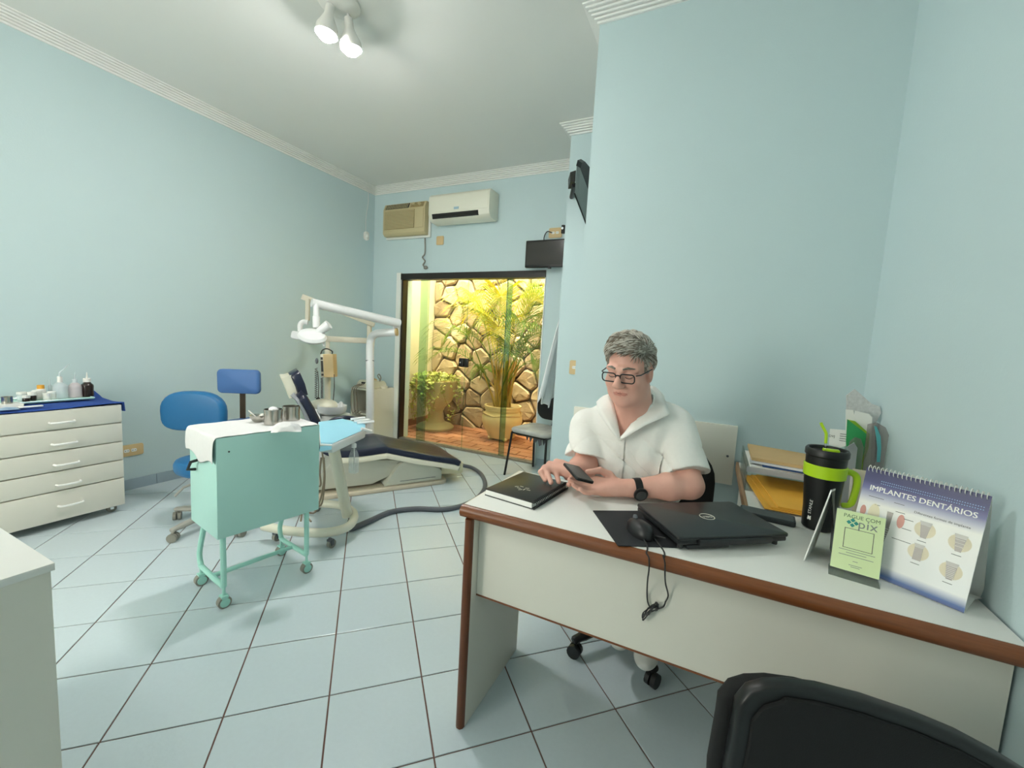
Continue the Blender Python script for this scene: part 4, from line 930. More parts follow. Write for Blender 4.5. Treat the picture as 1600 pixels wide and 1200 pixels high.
MB().prism([(-.14, 0), (.14, 0), (.14, .05), (.10, .085), (-.10, .095), (-.14, .06)], -.10, .12, 'x').build('body', 'dental', scl, bevel=.012)
MB().box(-.02, .03, -.145, -.10, .055, .075).build('display', 'cable_d', scl)
MB().lathe([(.03, .08), (.032, .10), (.0, .115)], 14, T(.03, .02, 0), cap=False).build('cap', 'cap_tan', scl)
MB().tube(spline([(.11, .02, .08), (.13, .02, .13), (.12, .0, .17), (.10, .0, .15), (.12, .02, .10)], 5), .008, 7).build('hook', 'caster_grey', scl)
for k2 in range(3):
    MB().tube(spline([(-.04+.03*k2, -.14, .05), (-.10+.03*k2, -.20, .0), (-.12+.05*k2, -.205, -.15), (-.10+.05*k2, -.20, -.30), (-.05+.05*k2, -.19, -.27)], 6), .005, 6).build('hose', 'hose_tan', scl)
o = thing('small_dish', 'small round cream dish on the corner cabinet beside the scaler', 'dish', (-3.635, 3.95, KZ)); MB().lathe([(0, 0), (.045, 0), (.048, .02), (.044, .028), (0, .03)], 20, cap=False).build('dish_body', 'dental', o)

# ------------------------------------------------------------------ chair and coat by the door
hc2 = (-1.475, 3.79); ha2 = math.radians(-12)
ch = thing('visitor_chair', 'black tubular chair with torn white seat beside the glass door', 'chair', (hc2[0], hc2[1], 0), ha2)
for (x, y, x2, y2) in ((-.20, -.19, -.235, -.23), (.20, -.19, .225, -.23), (-.18, .17, -.20, .21), (.18, .17, .20, .21)):
    MB().tube([(x, y, .43), (x2, y2, 0)], .011, 8).build('leg', 'black_plastic', ch)
MB().tube([(-.2, -.19, .43), (.2, -.19, .43), (.18, .17, .43), (-.18, .17, .43)], .011, 8, closed=True).build('seat_frame', 'black_plastic', ch)
cushion(MB(), .45, .43, .045, .07, T(0, 0, .435), .3).build('seat', mat('torn_white', '#d8d8cf', .6, noise=.3, scale=9, hx2='#8f9090'), ch, angle=60)
rs = random.Random(8)
for (x, y) in ((.02, -.18), (.05, -.16), (.08, -.17), (.12, -.18), (-.08, -.1), (.15, -.15)):
    MB().add([(x-.025, y, .425), (x+.025, y, .425), (x+.012+rs.uniform(-.02, .02), y-.01, .37), (x-.01, y+.01, .34+rs.uniform(0, .03))], [(0, 1, 2, 3)]).build('torn_shred', mat('shred', '#55585a', .8), ch, smooth=False)
MB().tube(spline([(0, .20, .43), (0, .235, .50), (0, .235, .58), (0, .22, .66)], 5), .012, 8, flat=1.5).build('back_post', 'black_plastic', ch)
cushion(MB(), .36, .255, .035, .10, T(.01, .205, .665) @ RX(PI/2) , .2).build('backrest', 'black_plastic', ch, angle=60)
# white coat hanging on the side of the column
co = thing('white_coat', 'white lab coat hanging from the side of the column by the door', 'coat', (XCOL-.03, 3.66, .62))
P = []
for i in range(22):
    t = i/21; z = 1.60-.82*t; row = []
    hw = .05+.16*t**.8; 
    for j in range(15):
        s = j/14*2-1; fold = .020*math.sin(s*9+2*t)*(.3+t)
        x = XCOL-.035-.075*t**1.3*(1-.3*s*s)+fold-.055*t*(1-s)*.5; y = 3.66+hw*s
        zz = z-.05*t*math.cos(s*4)-(.06*t if j % 4 == 0 else 0)
        row.append((x, y, zz))
    P.append(row)
MB().grid(P).build('coat_body', mat('coat_white', '#f6f6f6', .9, noise=.01), co, world=True, solid=.012, sub=1)
MB().tube(spline([(XCOL, 3.66, 1.60), (XCOL-.05, 3.66, 1.60), (XCOL-.06, 3.66, 1.63)], 4), .008, 8).build('hook', 'chrome', co, world=True)
# ------------------------------------------------------------------ desk
ZD = .775
DX_0, DX_1, DY_0, DY_1 = -.690, .604, 1.135, 1.562
dk = thing('desk', 'white laminate desk with rounded wood edging and modesty panel', 'desk', (0, 1.35, 0))
MB().box(DX_0+.004, DX_1, DY_0, DY_1, ZD-.030, ZD).build('desktop', 'white_lam', dk, world=True, bevel=.001)
edge = [(DY_0-.001, ZD-.001), (DY_0-.014, ZD-.004), (DY_0-.021, ZD-.013), (DY_0-.022, ZD-.024), (DY_0-.017, ZD-.036), (DY_0-.006, ZD-.041), (DY_0+.02, ZD-.041), (DY_0+.02, ZD-.031), (DY_0-.001, ZD-.031)]
MB().prism(edge, DX_0-.004, DX_1, 'x').build('front_edge', 'wood', dk, world=True, angle=50)
MB().box(DX_0, DX_0+.004, DY_0, DY_1, ZD-.030, ZD-.0005).build('side_edge', 'cream_lam', dk, world=True, smooth=False)
MB().box(-.645, DX_1, 1.165, 1.183, .462, ZD-.030).build('modesty_panel', 'cream_lam', dk, world=True, smooth=False)
MB().box(-.645, DX_1, 1.164, 1.184, .456, .462).build('panel_edge', 'wood', dk, world=True, smooth=False)
for x in (-.676, DX_1-.030):
    lg = MB().box(x, x+.030, 1.130 if x < 0 else 1.186, 1.545, 0, ZD-.030).build('leg_panel', 'cream_lam', dk, world=True, smooth=False)
    if x < 0: MB().prism([(x, 1.131), (x+.002, 1.119), (x+.009, 1.112), (x+.021, 1.112), (x+.028, 1.119), (x+.030, 1.131)], 0, ZD-.041).build('leg_edge', 'wood_y', lg, world=True, angle=60)
# return desk along the right wall
rd = thing('side_desk', 'white side desk with a brown edge running back along the right wall', 'desk', (.38, 1.96, 0))
MB().box(.158, DX_1, DY_1+.002, YW-.01, ZD-.030, ZD).build('desktop', 'white_lam', rd, world=True, smooth=False)
MB().box(.146, .158, DY_1+.002, YW-.01, ZD-.040, ZD+.0005).build('side_edge', mat('oak_edge', '#9c7a58', .5, noise=.15, scale=20), rd, world=True, bevel=.002)
MB().box(.17, .19, 1.66, YW-.03, 0, ZD-.030).build('leg_panel', 'cream_lam', rd, world=True, smooth=False)
MB().box(.19, DX_1, YW-.04, YW-.02, .2, ZD-.030).build('back_panel', 'cream_lam', rd, world=True, smooth=False)

# ------------------------------------------------------------------ on the desk
mat('nb_cover', '#1c1a17', .35, noise=.08, scale=30, spec=.6); mat('silver_print', '#d6d2c4', .4)
nb = thing('spiral_notebook', 'black spiral notebook with a silver emblem on the desk corner', 'notebook', (-.558, 1.352, ZD), math.radians(-7))
MB().box(-.098, .098, -.128, .128, .0, .003).build('back_cover', 'nb_cover', nb, smooth=False)
MB().box(-.096, .088, -.126, .126, .003, .0205).build('pages', 'paper', nb, smooth=False)
cv = MB().box(-.098, .098, -.128, .128, .0205, .024).build('front_cover', 'nb_cover', nb, bevel=.001)
for k2 in range(24):
    y = -.118+k2*.0103
    MB().tube([(.092+.011*math.cos(a), y, .0125+.0135*math.sin(a)) for a in [2*PI*i/12 for i in range(12)]], .0014, 5, closed=True).build('spiral_ring', mat('ring_grey', '#3a3a3c', .3, metal=.8), nb)
for (x, y, a) in ((-.012, -.045, 0), (.010, -.045, 1.57), (-.012, -.025, 3.1), (.012, -.027, .4), (-.026, -.036, .8), (.024, -.040, .1), (.0, -.055, .9)):
    MB().box(-.007, .007, -.002, .002, .024, .0244, T(x, y, 0) @ RZ(a)).build('emblem_stroke', 'silver_print', cv, smooth=False)
# mouse pad, mouse, laptop
pd = [onz(*q, ZD) for q in ((926, 799), (965, 854), (1068, 857), (1060, 800))]
c = sum((Vector(q) for q in pd), Vector())/4
o = tag(MB().prism([(q.x-c.x, q.y-c.y) for q in pd], 0.0005, .004).build('mouse_pad', mat('pad', '#26272a', .85, noise=.06, scale=400), bevel=.002), 'thin dark grey mouse pad at the desk edge partly under the laptop', 'mouse pad'); o.location = (c.x, c.y, ZD)
ZM = ZD+.0045
ms = thing('computer_mouse', 'black wired computer mouse on the grey mouse pad', 'mouse', (-.148, 1.222, ZM), math.radians(38))
P = []; b = MB()
def mprof(y): return .030*math.sqrt(max(0.0, 1-(y/.057)**2))**.55
rings = []
for (s, z) in ((1.0, 0), (1.02, .008), (.97, .018), (.82, .028), (.5, .0345), (.15, .0365)):
    rings.append([(mprof(y2)*s*math.copysign(1, a) if False else .030*s*math.cos(a)*(1-.08*math.sin(a)), .056*s*math.sin(a), z*(1-.10*math.sin(a)*s)) for a in [2*PI*i/24 for i in range(24)] for y2 in (0,)])
k = 24; b.add([q for r in rings for q in r], [(i*k+j, i*k+(j+1) % k, (i+1)*k+(j+1) % k, (i+1)*k+j) for i in range(len(rings)-1) for j in range(k)]+[tuple(range(k))[::-1], tuple(range(5*k, 6*k))])
b.build('mouse_body', mat('mouse_black', '#1b1b1d', .4), ms, angle=60)
MB().tube([(-.003, .030, .0335), (.003, .030, .0335)], .009, 12).build('scroll_wheel', 'cable', ms)
# mouse cord: drops over the front edge and is bundled
YF0 = DY_0-.030
c1 = [ony(1009, 836, 1.20), onz(1012, 846, ZD+.006), onz(1013, 858, ZD+.004)]
cpts = [Vector((-.135, 1.185, ZM+.006)), Vector((-.12, 1.16, ZD+.006)), Vector((-.113, 1.132, ZD+.005)), Vector((-.113, DY_0-.020, ZD+.001))]
front = [ony(1014, 872, YF0), ony(1014, 890, YF0), ony(1012, 905, 1.125), ony(1011, 925, 1.155), ony(1012, 940, 1.157), ony(1016, 950, 1.155)]
mcord = MB().tube(spline(cpts+front, 6), .0022, 6).build('cord', 'cable_d', ms, world=True)
back2 = [ony(1024, 952, 1.155), ony(1036, 948, 1.155), ony(1040, 940, 1.155), ony(1044, 930, 1.157), ony(1040, 912, 1.135), ony(1039, 898, YF0), ony(1039, 880, YF0), ony(1036, 868, YF0), Vector((-.068, DY_0-.020, ZD+.002))]
MB().tube(spline(back2+[Vector((-.072, DY_0+.004, ZD+.006)), onz(1028, 848, ZD+.008), onz(1022, 838, ZD+.008), Vector((-.075, 1.205, ZD+.014))], 6), .0022, 6).build('cord', 'cable_d', ms, world=True)
rs = random.Random(6); bd = []
bc0, bc1 = ony(1003, 964, 1.154), ony(1028, 944, 1.154)
for i in range(34):
    t = .5+.5*math.sin(i*1.05); bd.append(bc0.lerp(bc1, t)+Vector((rs.uniform(-.004, .004), rs.uniform(-.008, .003), rs.uniform(-.012, .012))))
MB().tube(spline(bd, 3), .0016, 5).build('cord_bundle', 'cable_d', ms, world=True)

mat('laptop_black', '#1e2022', .32, noise=.04, scale=300)
La, Lb, Lc = Vector((-.168, 1.366, 0)), Vector((-.040, 1.163, 0)), Vector((.238, 1.368, 0))
lx = (Lc-Lb); LW = lx.length; ly = (La-Lb); LD = ly.length
lap = thing('laptop', 'closed black laptop with a round silver badge on its lid', 'laptop', (Lb.x, Lb.y, ZD+.0088), math.atan2(lx.y, lx.x))
MB().box(.004, LW-.004, .006, LD-.002, .008, .022).build('base', 'laptop_black', lap, bevel=.004)
MB().prism(rrect(LW, LD, .012, 4, LW/2, LD/2), .0235, .033).build('lid', 'laptop_black', lap, bevel=.003)
MB().box(.06, LW-.06, -.006, .010, .010, .027).build('hinge', 'laptop_black', lap, bevel=.003)
MB().box(.03, .16, .004, .05, -.003, .009).build('battery', 'laptop_black', lap, bevel=.003)
for (x, y) in ((.02, .02), (LW-.03, .02), (.02, LD-.03), (LW-.03, LD-.03)): MB().lathe([(0, -.004), (.008, -.004), (.008, .009), (0, .009)], 10, T(x, y, 0), cap=False).build('rubber_foot', 'cable_d', lap)
MB().box(-.001, .002, .09, .10, .011, .016).build('port', 'chrome', lap)
bdg = MB().tube([(LW*.50+.021*math.cos(a), LD*.52+.021*math.sin(a), .0333) for a in [2*PI*i/32 for i in range(32)]], .0011, 5, closed=True).build('badge_ring', 'silver_print', lap)
text_mb('DELL', .0145, T(LW*.50, LD*.52, .0332) @ RZ(PI)).build('badge_lettering', 'silver_print', bdg, smooth=False)
# second phone, black slab
s = [onz(*q, ZD+.016) for q in ((1158, 785), (1237, 802), (1238, 813), (1156, 795))]
d = (s[1]-s[0]); o = thing('phone_case', 'dark slim phone lying beside the laptop and tumbler', 'phone', (.205, 1.585, ZD), math.atan2(d.y, d.x))
MB().prism(rrect(.158, .072, .010), 0, .017).build('shell', mat('dark_green_black', '#23282a', .5), o, bevel=.003)
MB().prism(rrect(.146, .062, .008), .0165, .0175).build('face', mat('face_grey', '#3a4143', .35), o, smooth=False)

# tumbler
mg = thing('travel_tumbler', 'black insulated tumbler with lime green band, handle and straw', 'tumbler', (.345, 1.592, ZD+.001))
mat('tumbler_black', '#0f1011', .35, noise=.04); mat('lime', '#b6dc1c', .4, noise=.02)
MB().lathe([(.0, 0), (.040, 0), (.043, .004), (.045, .07), (.0515, .155), (.053, .19), (.053, .205), (.0, .205)], 36, cap=False).build('body', 'tumbler_black', mg)
MB().lathe([(.052, .168), (.0555, .169), (.057, .205), (.0545, .207), (.052, .207)], 36, cap=False).build('band', 'lime', mg)
ld = MB().lathe([(.0, .205), (.053, .205), (.054, .232), (.0575, .236), (.0575, .252), (.054, .257), (.049, .256), (.047, .247), (.0, .246)], 36, cap=False).build('lid', 'black_plastic', mg)
MB().box(-.012, .03, -.01, .01, .246, .256).build('flip_tab', 'lime', ld, bevel=.002)
hv = Vector((C_R.x, C_R.y, 0)).normalized(); hv = (hv*.96-fd*.28).normalized()
MB().tube(spline([hv*.050+Vector((0, 0, .190)), hv*.075+Vector((0, 0, .187)), hv*.088+Vector((0, 0, .168)), hv*.086+Vector((0, 0, .12)), hv*.078+Vector((0, 0, .088)), hv*.056+Vector((0, 0, .082))], 6), [.0075]*6+[.0075]*18+[.0065]*6+[.005], 10, flat=1.3).build('handle', 'lime', mg)
MB().tube([(-.006, 0, .246), (-.007, 0, .275)], .0032, 8).build('straw_tube', 'chrome', ld)
MB().tube(spline([(-.007, 0, .272), (-.008, 0, .292), (-.010, .0, .305), (-.021, .0, .325), (-.026, 0, .335)], 5), .0042, 8).build('straw', 'lime', ld)
nx = (C_O-Vector((.345, 1.592, 1.31))).normalized(); ang = math.atan2(nx.y, nx.x)-.50
Mt = RZ(ang) @ T(.0495, 0, .055) @ RY(PI/2-.075) @ RZ(PI)
text_mb('STANLEY', .0125, Mt @ T(-.004, 0, 0), 'LEFT').build('lettering', 'paper', mg, smooth=False)
b = MB(); Mt2 = RZ(ang) @ T(.0482, 0, .038) @ RY(PI/2-.075) @ RZ(PI)
for sx in (-1, 1): b.box(-.006, .006, sx*.003-.0016, sx*.003+.0016, 0, .0004, Mt2); 
b.prism([(-.004, -.006), (.004, -.003), (.004, .003), (-.004, .006)], 0, .0004, M=Mt2); b.build('emblem', 'paper', mg, smooth=False)

# tent card
tcA, tcB = onz(1256, 876, ZD), onz(1313, 862, ZD)
apx = ony(1299, 764, 1.395)
tn = thing('tent_card', 'folded white tent card standing in front of the tumbler', 'card', (tcA.x, tcA.y, ZD))
f0, f1 = Vector((.262, 1.303, ZD+.001)), Vector((.305, 1.418, ZD+.001)); t0, t1 = ony(1298, 765, 1.34), ony(1304, 763, 1.43)
g0, g1 = Vector((.338, 1.335, ZD+.001)), Vector((.345, 1.43, ZD+.001))
def slab(q, t): 
    n = (Vector(q[1])-Vector(q[0])).cross(Vector(q[3])-Vector(q[0])).normalized()*t
    return MB().add([Vector(v) for v in q]+[Vector(v)+n for v in q], [(0, 1, 2, 3), (7, 6, 5, 4), (0, 4, 5, 1), (1, 5, 6, 2), (2, 6, 7, 3), (3, 7, 4, 0)])
slab([f0, f1, t1, t0], .003).build('front_leaf', 'paper', tn, world=True, smooth=False)
slab([g0, g1, t1, t0], .002).build('back_leaf', 'black_plastic', tn, world=True, smooth=False)
# pix sign in an acrylic stand
clear_mat('acrylic', '#fafdfb', .1)
mat('pix_paper', '#dfeeb8', .6, noise=.01); mat('pix_teal', '#2f8f84', .6); mat('pix_grey', '#8a9488', .6); mat('text_green', '#5b7a52', .6)
q0, q1 = onz(1294, 893, ZD), onz(1374, 917, ZD); dx = (q1-q0); PW = dx.length
px = thing('payment_sign', 'pale green payment sign in a clear acrylic stand on the desk', 'sign', (q0.x, q0.y, ZD), math.atan2(dx.y, dx.x))
tilt = math.radians(-14); Ms = T(0, .004, .014) @ RX(tilt)        # sheet: local x across, z up
MB().box(0, PW, 0, .0025, 0, .150, Ms).build('holder', 'acrylic', px, smooth=False)
MB().box(0, PW, -.014, .05, 0, .003).build('foot', 'acrylic', px, smooth=False)
MB().box(0, PW, -.014, -.011, 0, .014).build('lip', 'acrylic', px, smooth=False)
sh = MB().box(.002, PW-.002, -.0012, -.0002, .001, .147, Ms).build('sheet', 'pix_paper', px, smooth=False)
Mf = Ms @ T(0, -.0013, 0) @ RX(PI/2)
text_mb('PAGUE COM', .0125, Mf @ T(PW*.53, .134, 0)).build('lettering', 'text_green', sh, smooth=False)
text_mb('pix', .030, Mf @ T(PW*.66, .119, 0), spacing=1.05).build('lettering', 'pix_grey', sh, smooth=False)
for (ax2, az) in ((0, .0062), (0, -.0062), (.0062, 0), (-.0062, 0)):
    MB().prism([(0, .0052), (.0052, 0), (0, -.0052), (-.0052, 0)], 0, .0003, M=Mf @ T(PW*.36+ax2*1.15, .119+az, 0)).build('logo_piece', 'pix_teal', sh, smooth=False)
fr = MB()
for (x0, x1, y0, y1) in ((.22, .80, .1035, .1045), (.22, .80, .0555, .0565), (.22, .232, .056, .104), (.788, .80, .056, .104)): fr.box(PW*x0, PW*x1, y0, y1, 0, .0003, Mf)
fr.build('code_frame', 'ink', sh, smooth=False)
b = MB()
for (x0, x1, y) in ((.15, .86, .050), (.3, .7, .044), (.16, .84, .0375), (.45, .55, .026), (.38, .64, .016), (.42, .60, .012)): b.box(PW*x0, PW*x1, y, y+.0012, 0, .0003, Mf)
b.build('small_print', 'pix_grey', sh, smooth=False)

# desk calendar
k0, k1 = onz(1322, 882, ZD), onz(1500, 956, ZD)
cal = thing('desk_calendar', 'spiral desk calendar about dental implants with navy header', 'calendar', (k0.x, k0.y, ZD), math.atan2((k1-k0).y, (k1-k0).x))
t_l, t_r = ony(1362, 727, k0.y+.055), ony(1549, 768, k1.y+.055)
ex = (k1-k0); CWb = ex.length; 
Wc = wm(cal).inverted()
a, b2, c, d = Vector((0, 0, .001)), Vector((CWb, 0, .001)), Wc @ t_r, Wc @ t_l
CW = CWb*1.22; CH = .262
a = Vector((-.006, 0, .001)); b2 = Vector((CWb+.006, 0, .001)); W0 = b2.x-a.x
ctil = math.radians(-13); Mc = T(a.x, 0, .001) @ RX(ctil)
W0 = max(W0, .165)
mc = bpy.data.materials.new('calendar_print'); mc.use_nodes = True; nt = mc.node_tree; bs = nt.nodes['Principled BSDF']; bs.inputs['Roughness'].default_value = .35
tc2 = nt.nodes.new('ShaderNodeTexCoord'); sx2 = nt.nodes.new('ShaderNodeSeparateXYZ'); nt.links.new(tc2.outputs['Generated'], sx2.inputs[0])
rp = nt.nodes.new('ShaderNodeValToRGB'); e = rp.color_ramp.elements
e[0].position = 0; e[0].color = lin('#1d3f7a'); e[1].position = 1; e[1].color = lin('#23265e')
for pos, hx in ((.035, '#2f5a9a'), (.12, '#eef0ee'), (.66, '#f3f1ea'), (.74, '#b4b5c8'), (.80, '#66689a'), (.87, '#35386f'), (.93, '#272b62')): q = rp.color_ramp.elements.new(pos); q.color = lin(hx)
nt.links.new(sx2.outputs['Z'], rp.inputs[0]); nt.links.new(rp.outputs[0], bs.inputs['Base Color'])
pg = MB().box(0, W0, -.0012, 0, 0, CH, Mc).build('front_page', mc, cal, smooth=False)
MB().box(0, W0, 0, .0025, 0, CH, Mc).build('front_board', 'paper', cal, smooth=False)
topz = (Mc @ Vector((0, 0, CH))); yb = topz.y*2+.01
MB().add([Mc @ Vector((0, .003, CH)), Mc @ Vector((W0, .003, CH)), (a.x+W0, yb, .001), (a.x, yb, .001), Mc @ Vector((0, .0055, CH)), Mc @ Vector((W0, .0055, CH)), (a.x+W0, yb+.003, .001), (a.x, yb+.003, .001)], [(0, 1, 2, 3), (7, 6, 5, 4), (0, 4, 5, 1), (1, 5, 6, 2), (2, 6, 7, 3), (3, 7, 4, 0)]).build('back_board', 'paper', cal, smooth=False)
MB().add([(a.x, .004, .002), (a.x+W0, .004, .002), (a.x+W0, yb*.5, .016), (a.x, yb*.5, .016), (a.x+W0, yb-.004, .002), (a.x, yb-.004, .002)], [(0, 1, 2, 3), (3, 2, 4, 5)]).build('base_fold', 'paper', cal, smooth=False, solid=.001)
for i in range(26):
    x = .006+i*(W0-.012)/25
    MB().tube([Mc @ Vector((x, .001+.008*math.cos(q), CH-.001+.008*math.sin(q))) for q in [2*PI*j/10 for j in range(10)]], .0010, 4, closed=True).build('spiral_ring', 'white_plastic', cal)
Mf = Mc @ T(0, -.0013, 0) @ RX(PI/2)
(lambda a_, b_: a_.add(b_.v, b_.f))(text_mb('IMPLANTES DENTÁRIOS', .0182, Mf @ T(W0*.505-.0003, .212, 0)), text_mb('IMPLANTES DENTÁRIOS', .0182, Mf @ T(W0*.505+.0004, .2123, .0001))).build('title_lettering', 'paper', pg, smooth=False)
b = MB()
for r2 in range(2):
    for i in range(44): b.box(W0*(.16+.82*i/44), W0*(.16+.82*i/44)+.0018, .2335-r2*.006, .2353-r2*.006, 0, .0003, Mf)
b.build('dotted_line', mat('dot_blue', '#8fb4e0', .5), pg, smooth=False)
text_mb('Diferentes formas de implante', .0078, Mf @ T(W0*.70, .182, 0)).build('subtitle_lettering', 'ink', pg, smooth=False)
mat('imp_grey', '#8b8783', .35, metal=.3); mat('imp_light', '#c9c5bf', .4); mat('glow_tan', '#eadfc4', .8); mat('gum', '#e2a79a', .7); mat('tooth', '#f0e7c8', .6)
def disc(cx, cy, rx, ry, n=20): return [(cx+rx*math.cos(2*PI*i/n), cy+ry*math.sin(2*PI*i/n)) for i in range(n)]
for (cx, cy, kind) in ((.60, .148, 0), (.865, .143, 1), (.59, .093, 2), (.85, .077, 3)):
    x, y = W0*cx, cy
    MB().prism(disc(x, y, .019, .019), 0, .0002, M=Mf).build('implant_halo', 'glow_tan', pg, smooth=False)
    wt, wb2 = (.009, .005) if kind != 2 else (.0075, .0075)
    im = MB().prism([(x-wt, y+.010), (x+wt, y+.010), (x+wb2, y-.020), (x-wb2, y-.020)], .0002, .0006, M=Mf).build('implant_picture', 'imp_grey', pg, smooth=False)
    MB().prism([(x-wt-.002, y+.019), (x+wt+.002, y+.019), (x+wt, y+.010), (x-wt, y+.010)], .0002, .0006, M=Mf).build('implant_collar', 'imp_light', im, smooth=False)
    if kind in (1, 3):
        for q in range(7 if kind == 3 else 3): MB().box(x-wt*.85, x+wt*.85, y+.006-q*.0038*(1 if kind == 3 else 2), y+.0075-q*.0038*(1 if kind == 3 else 2), .0006, .0008, Mf).build('thread', 'imp_light', im, smooth=False)
    MB().box(x-.009, x+.007, y-.029, y-.0278, 0, .0003, Mf).build('caption', 'ink', pg, smooth=False)
b = MB(); b.prism(disc(W0*.16, .145, .012, .030), 0, .0003, M=Mf); b.build('tooth_picture', 'tooth', pg, smooth=False)
MB().prism([(W0*.30-.006, .165), (W0*.30+.006, .165), (W0*.30+.004, .12), (W0*.30-.004, .12)], 0, .0005, M=Mf).build('abutment_picture', 'imp_grey', pg, smooth=False)
sc2 = MB().prism([(W0*.275-.011, .125), (W0*.275+.011, .125), (W0*.255+.007, .055), (W0*.255-.007, .055)], 0, .0004, M=Mf).build('implant_screw_picture', 'imp_grey', pg, smooth=False)
for q in range(12): MB().box(W0*.27-.012+q*.0003, W0*.27+.012-q*.0006, .121-q*.0055, .1225-q*.0055, .0004, .0007, Mf).build('thread', 'imp_light', sc2, smooth=False)
for (x, y, rx, ry) in ((.06, .150, .006, .014), (.40, .150, .007, .017)): MB().prism(disc(W0*x, y, rx, ry), 0, .0003, M=Mf).build('gum_picture', 'gum', pg, smooth=False)
b = MB()
for (x0, x1, y) in ((.08, .22, .190), (.31, .40, .190), (.15, .20, .172), (.34, .42, .170), (.42, .5, .158), (.42, .5, .135), (.36, .52, .105)): b.box(W0*x0, W0*x1, y, y+.0012, 0, .0003, Mf)
b.build('caption', 'ink', pg, smooth=False)
MB().prism(rrect(.052, .0185, .009, 6, W0*.185, .0235), 0, .0003, M=Mf).build('logo_rim', 'paper', pg, smooth=False)
lg = MB().prism(rrect(.049, .0160, .0078, 6, W0*.185, .0235), .0003, .0005, M=Mf).build('logo_badge', mat('oral_navy', '#1f3f78', .5), pg, smooth=False)
text_mb('Oral-B', .0148, Mf @ T(W0*.185, .0235, .0005)).build('logo_lettering', 'paper', lg, smooth=False)

# beige folder behind the calendar, papers in wall organisers, card, tray
fo = thing('beige_booklet', 'beige booklet with black script leaning behind the calendar', 'booklet', (.42, 1.62, ZD))
q = [ony(1328, 838, 1.68), ony(1372, 850, 1.66), ony(1392, 742, 1.72), ony(1332, 732, 1.74)]
q[0].z = ZD+.001; q[1].z = ZD+.001
slab(q, -.006).build('cover', mat('kraft_pale', '#d8cdb6', .8, noise=.05), fo, world=True, smooth=False)
nq = (q[1]-q[0]).cross(q[3]-q[0]).normalized()
Mq = frame(q[0].lerp(q[2], .5)+(C_O-q[0]).normalized()*.002, (q[3]-q[0]), (q[0]-q[1]))
text_mb('sorrisos', .026, Mq @ T(-.03, .012, 0.002)).build('script', 'cable_d', fo, world=True, smooth=False)
bx2 = tag(slab([Vector((.47, 1.80, ZD+.001)), Vector((.60, 1.76, ZD+.001)), Vector((.60, 1.78, ZD+.135)), Vector((.47, 1.82, ZD+.135))], .03).build('white_box', 'paper', smooth=False), 'plain white box standing behind the calendar top by the wall', 'box')
# acrylic letter tray with papers and envelopes on the side desk
TX0, TX1, TY0, TY1 = .155, .45, 1.86, 2.20
lt2 = thing('letter_tray', 'clear acrylic two-level letter tray at the back of the side desk', 'tray', (.30, 2.0, ZD))
for z in (ZD+.002, ZD+.082): MB().box(TX0, TX1, TY0, TY1, z, z+.004).build('level', 'acrylic', lt2, world=True, smooth=False)
for (x0, x1, y0, y1) in ((TX0, TX0+.004, TY0, TY1), (TX1-.004, TX1, TY0, TY1), (TX0, TX1, TY1-.004, TY1)): MB().box(x0, x1, y0, y1, ZD+.006, ZD+.115).build('side', 'acrylic', lt2, world=True, smooth=False)
MB().box(TX0, TX1, TY0-.002, TY0+.004, ZD+.078, ZD+.098).build('front_lip', mat('acrylic_edge', '#c9c9cf', .2, alpha=.6), lt2, world=True, smooth=False)
def flat_sheet(nm, lb, cat, pts, z, t, m, grp=None):
    c = sum((Vector((q[0], q[1], 0)) for q in pts), Vector())/len(pts)
    o = tag(MB().prism([(q[0]-c.x, q[1]-c.y) for q in pts], 0, t).build(nm, m, smooth=False), lb, cat, grp); o.location = (c.x, c.y, z); return o
zt2 = ZD+.087
flat_sheet('paper_stack', 'white paper stack with grey edges in the top letter tray', 'papers', [(.17, 1.88), (.43, 1.90), (.42, 2.18), (.165, 2.17)], zt2, .012, 'paper')
flat_sheet('blue_folder', 'dark blue folder between papers in the top letter tray', 'folder', [(.21, 1.885), (.44, 1.87), (.44, 2.12), (.22, 2.14)], zt2+.013, .006, mat('folder_blue', '#2c4a80', .5))
flat_sheet('magazine', 'thin glossy white magazine under the brown envelope', 'magazine', [(.165, 1.90), (.40, 1.865), (.43, 2.13), (.19, 2.17)], zt2+.020, .008, mat('glossy_white', '#e3e3e6', .2))
flat_sheet('brown_envelope', 'large tan envelope on top of the letter tray papers', 'envelope', [(.172, 1.905), (.44, 1.87), (.45, 2.12), (.175, 2.19)], zt2+.029, .012, mat('kraft', '#c9a877', .8, noise=.05))
mat('yellow_env', '#e9ad3c', .7, noise=.04)
for i in range(3):
    dx = .02*i
    flat_sheet('yellow_envelope', ['yellow envelope at the bottom of the fanned pile on the side desk', 'middle yellow envelope of the fanned pile on the side desk', 'top yellow envelope of the fanned pile on the side desk'][i], 'envelope',
               [(.205+dx, 1.66+.004*i), (.438, 1.665+.003*i), (.43, 2.06), (.175+dx, 2.07), (.165+dx, 2.05)], ZD+.0065+.005*i, .0045, 'yellow_env', 'yellow envelopes on the side desk')
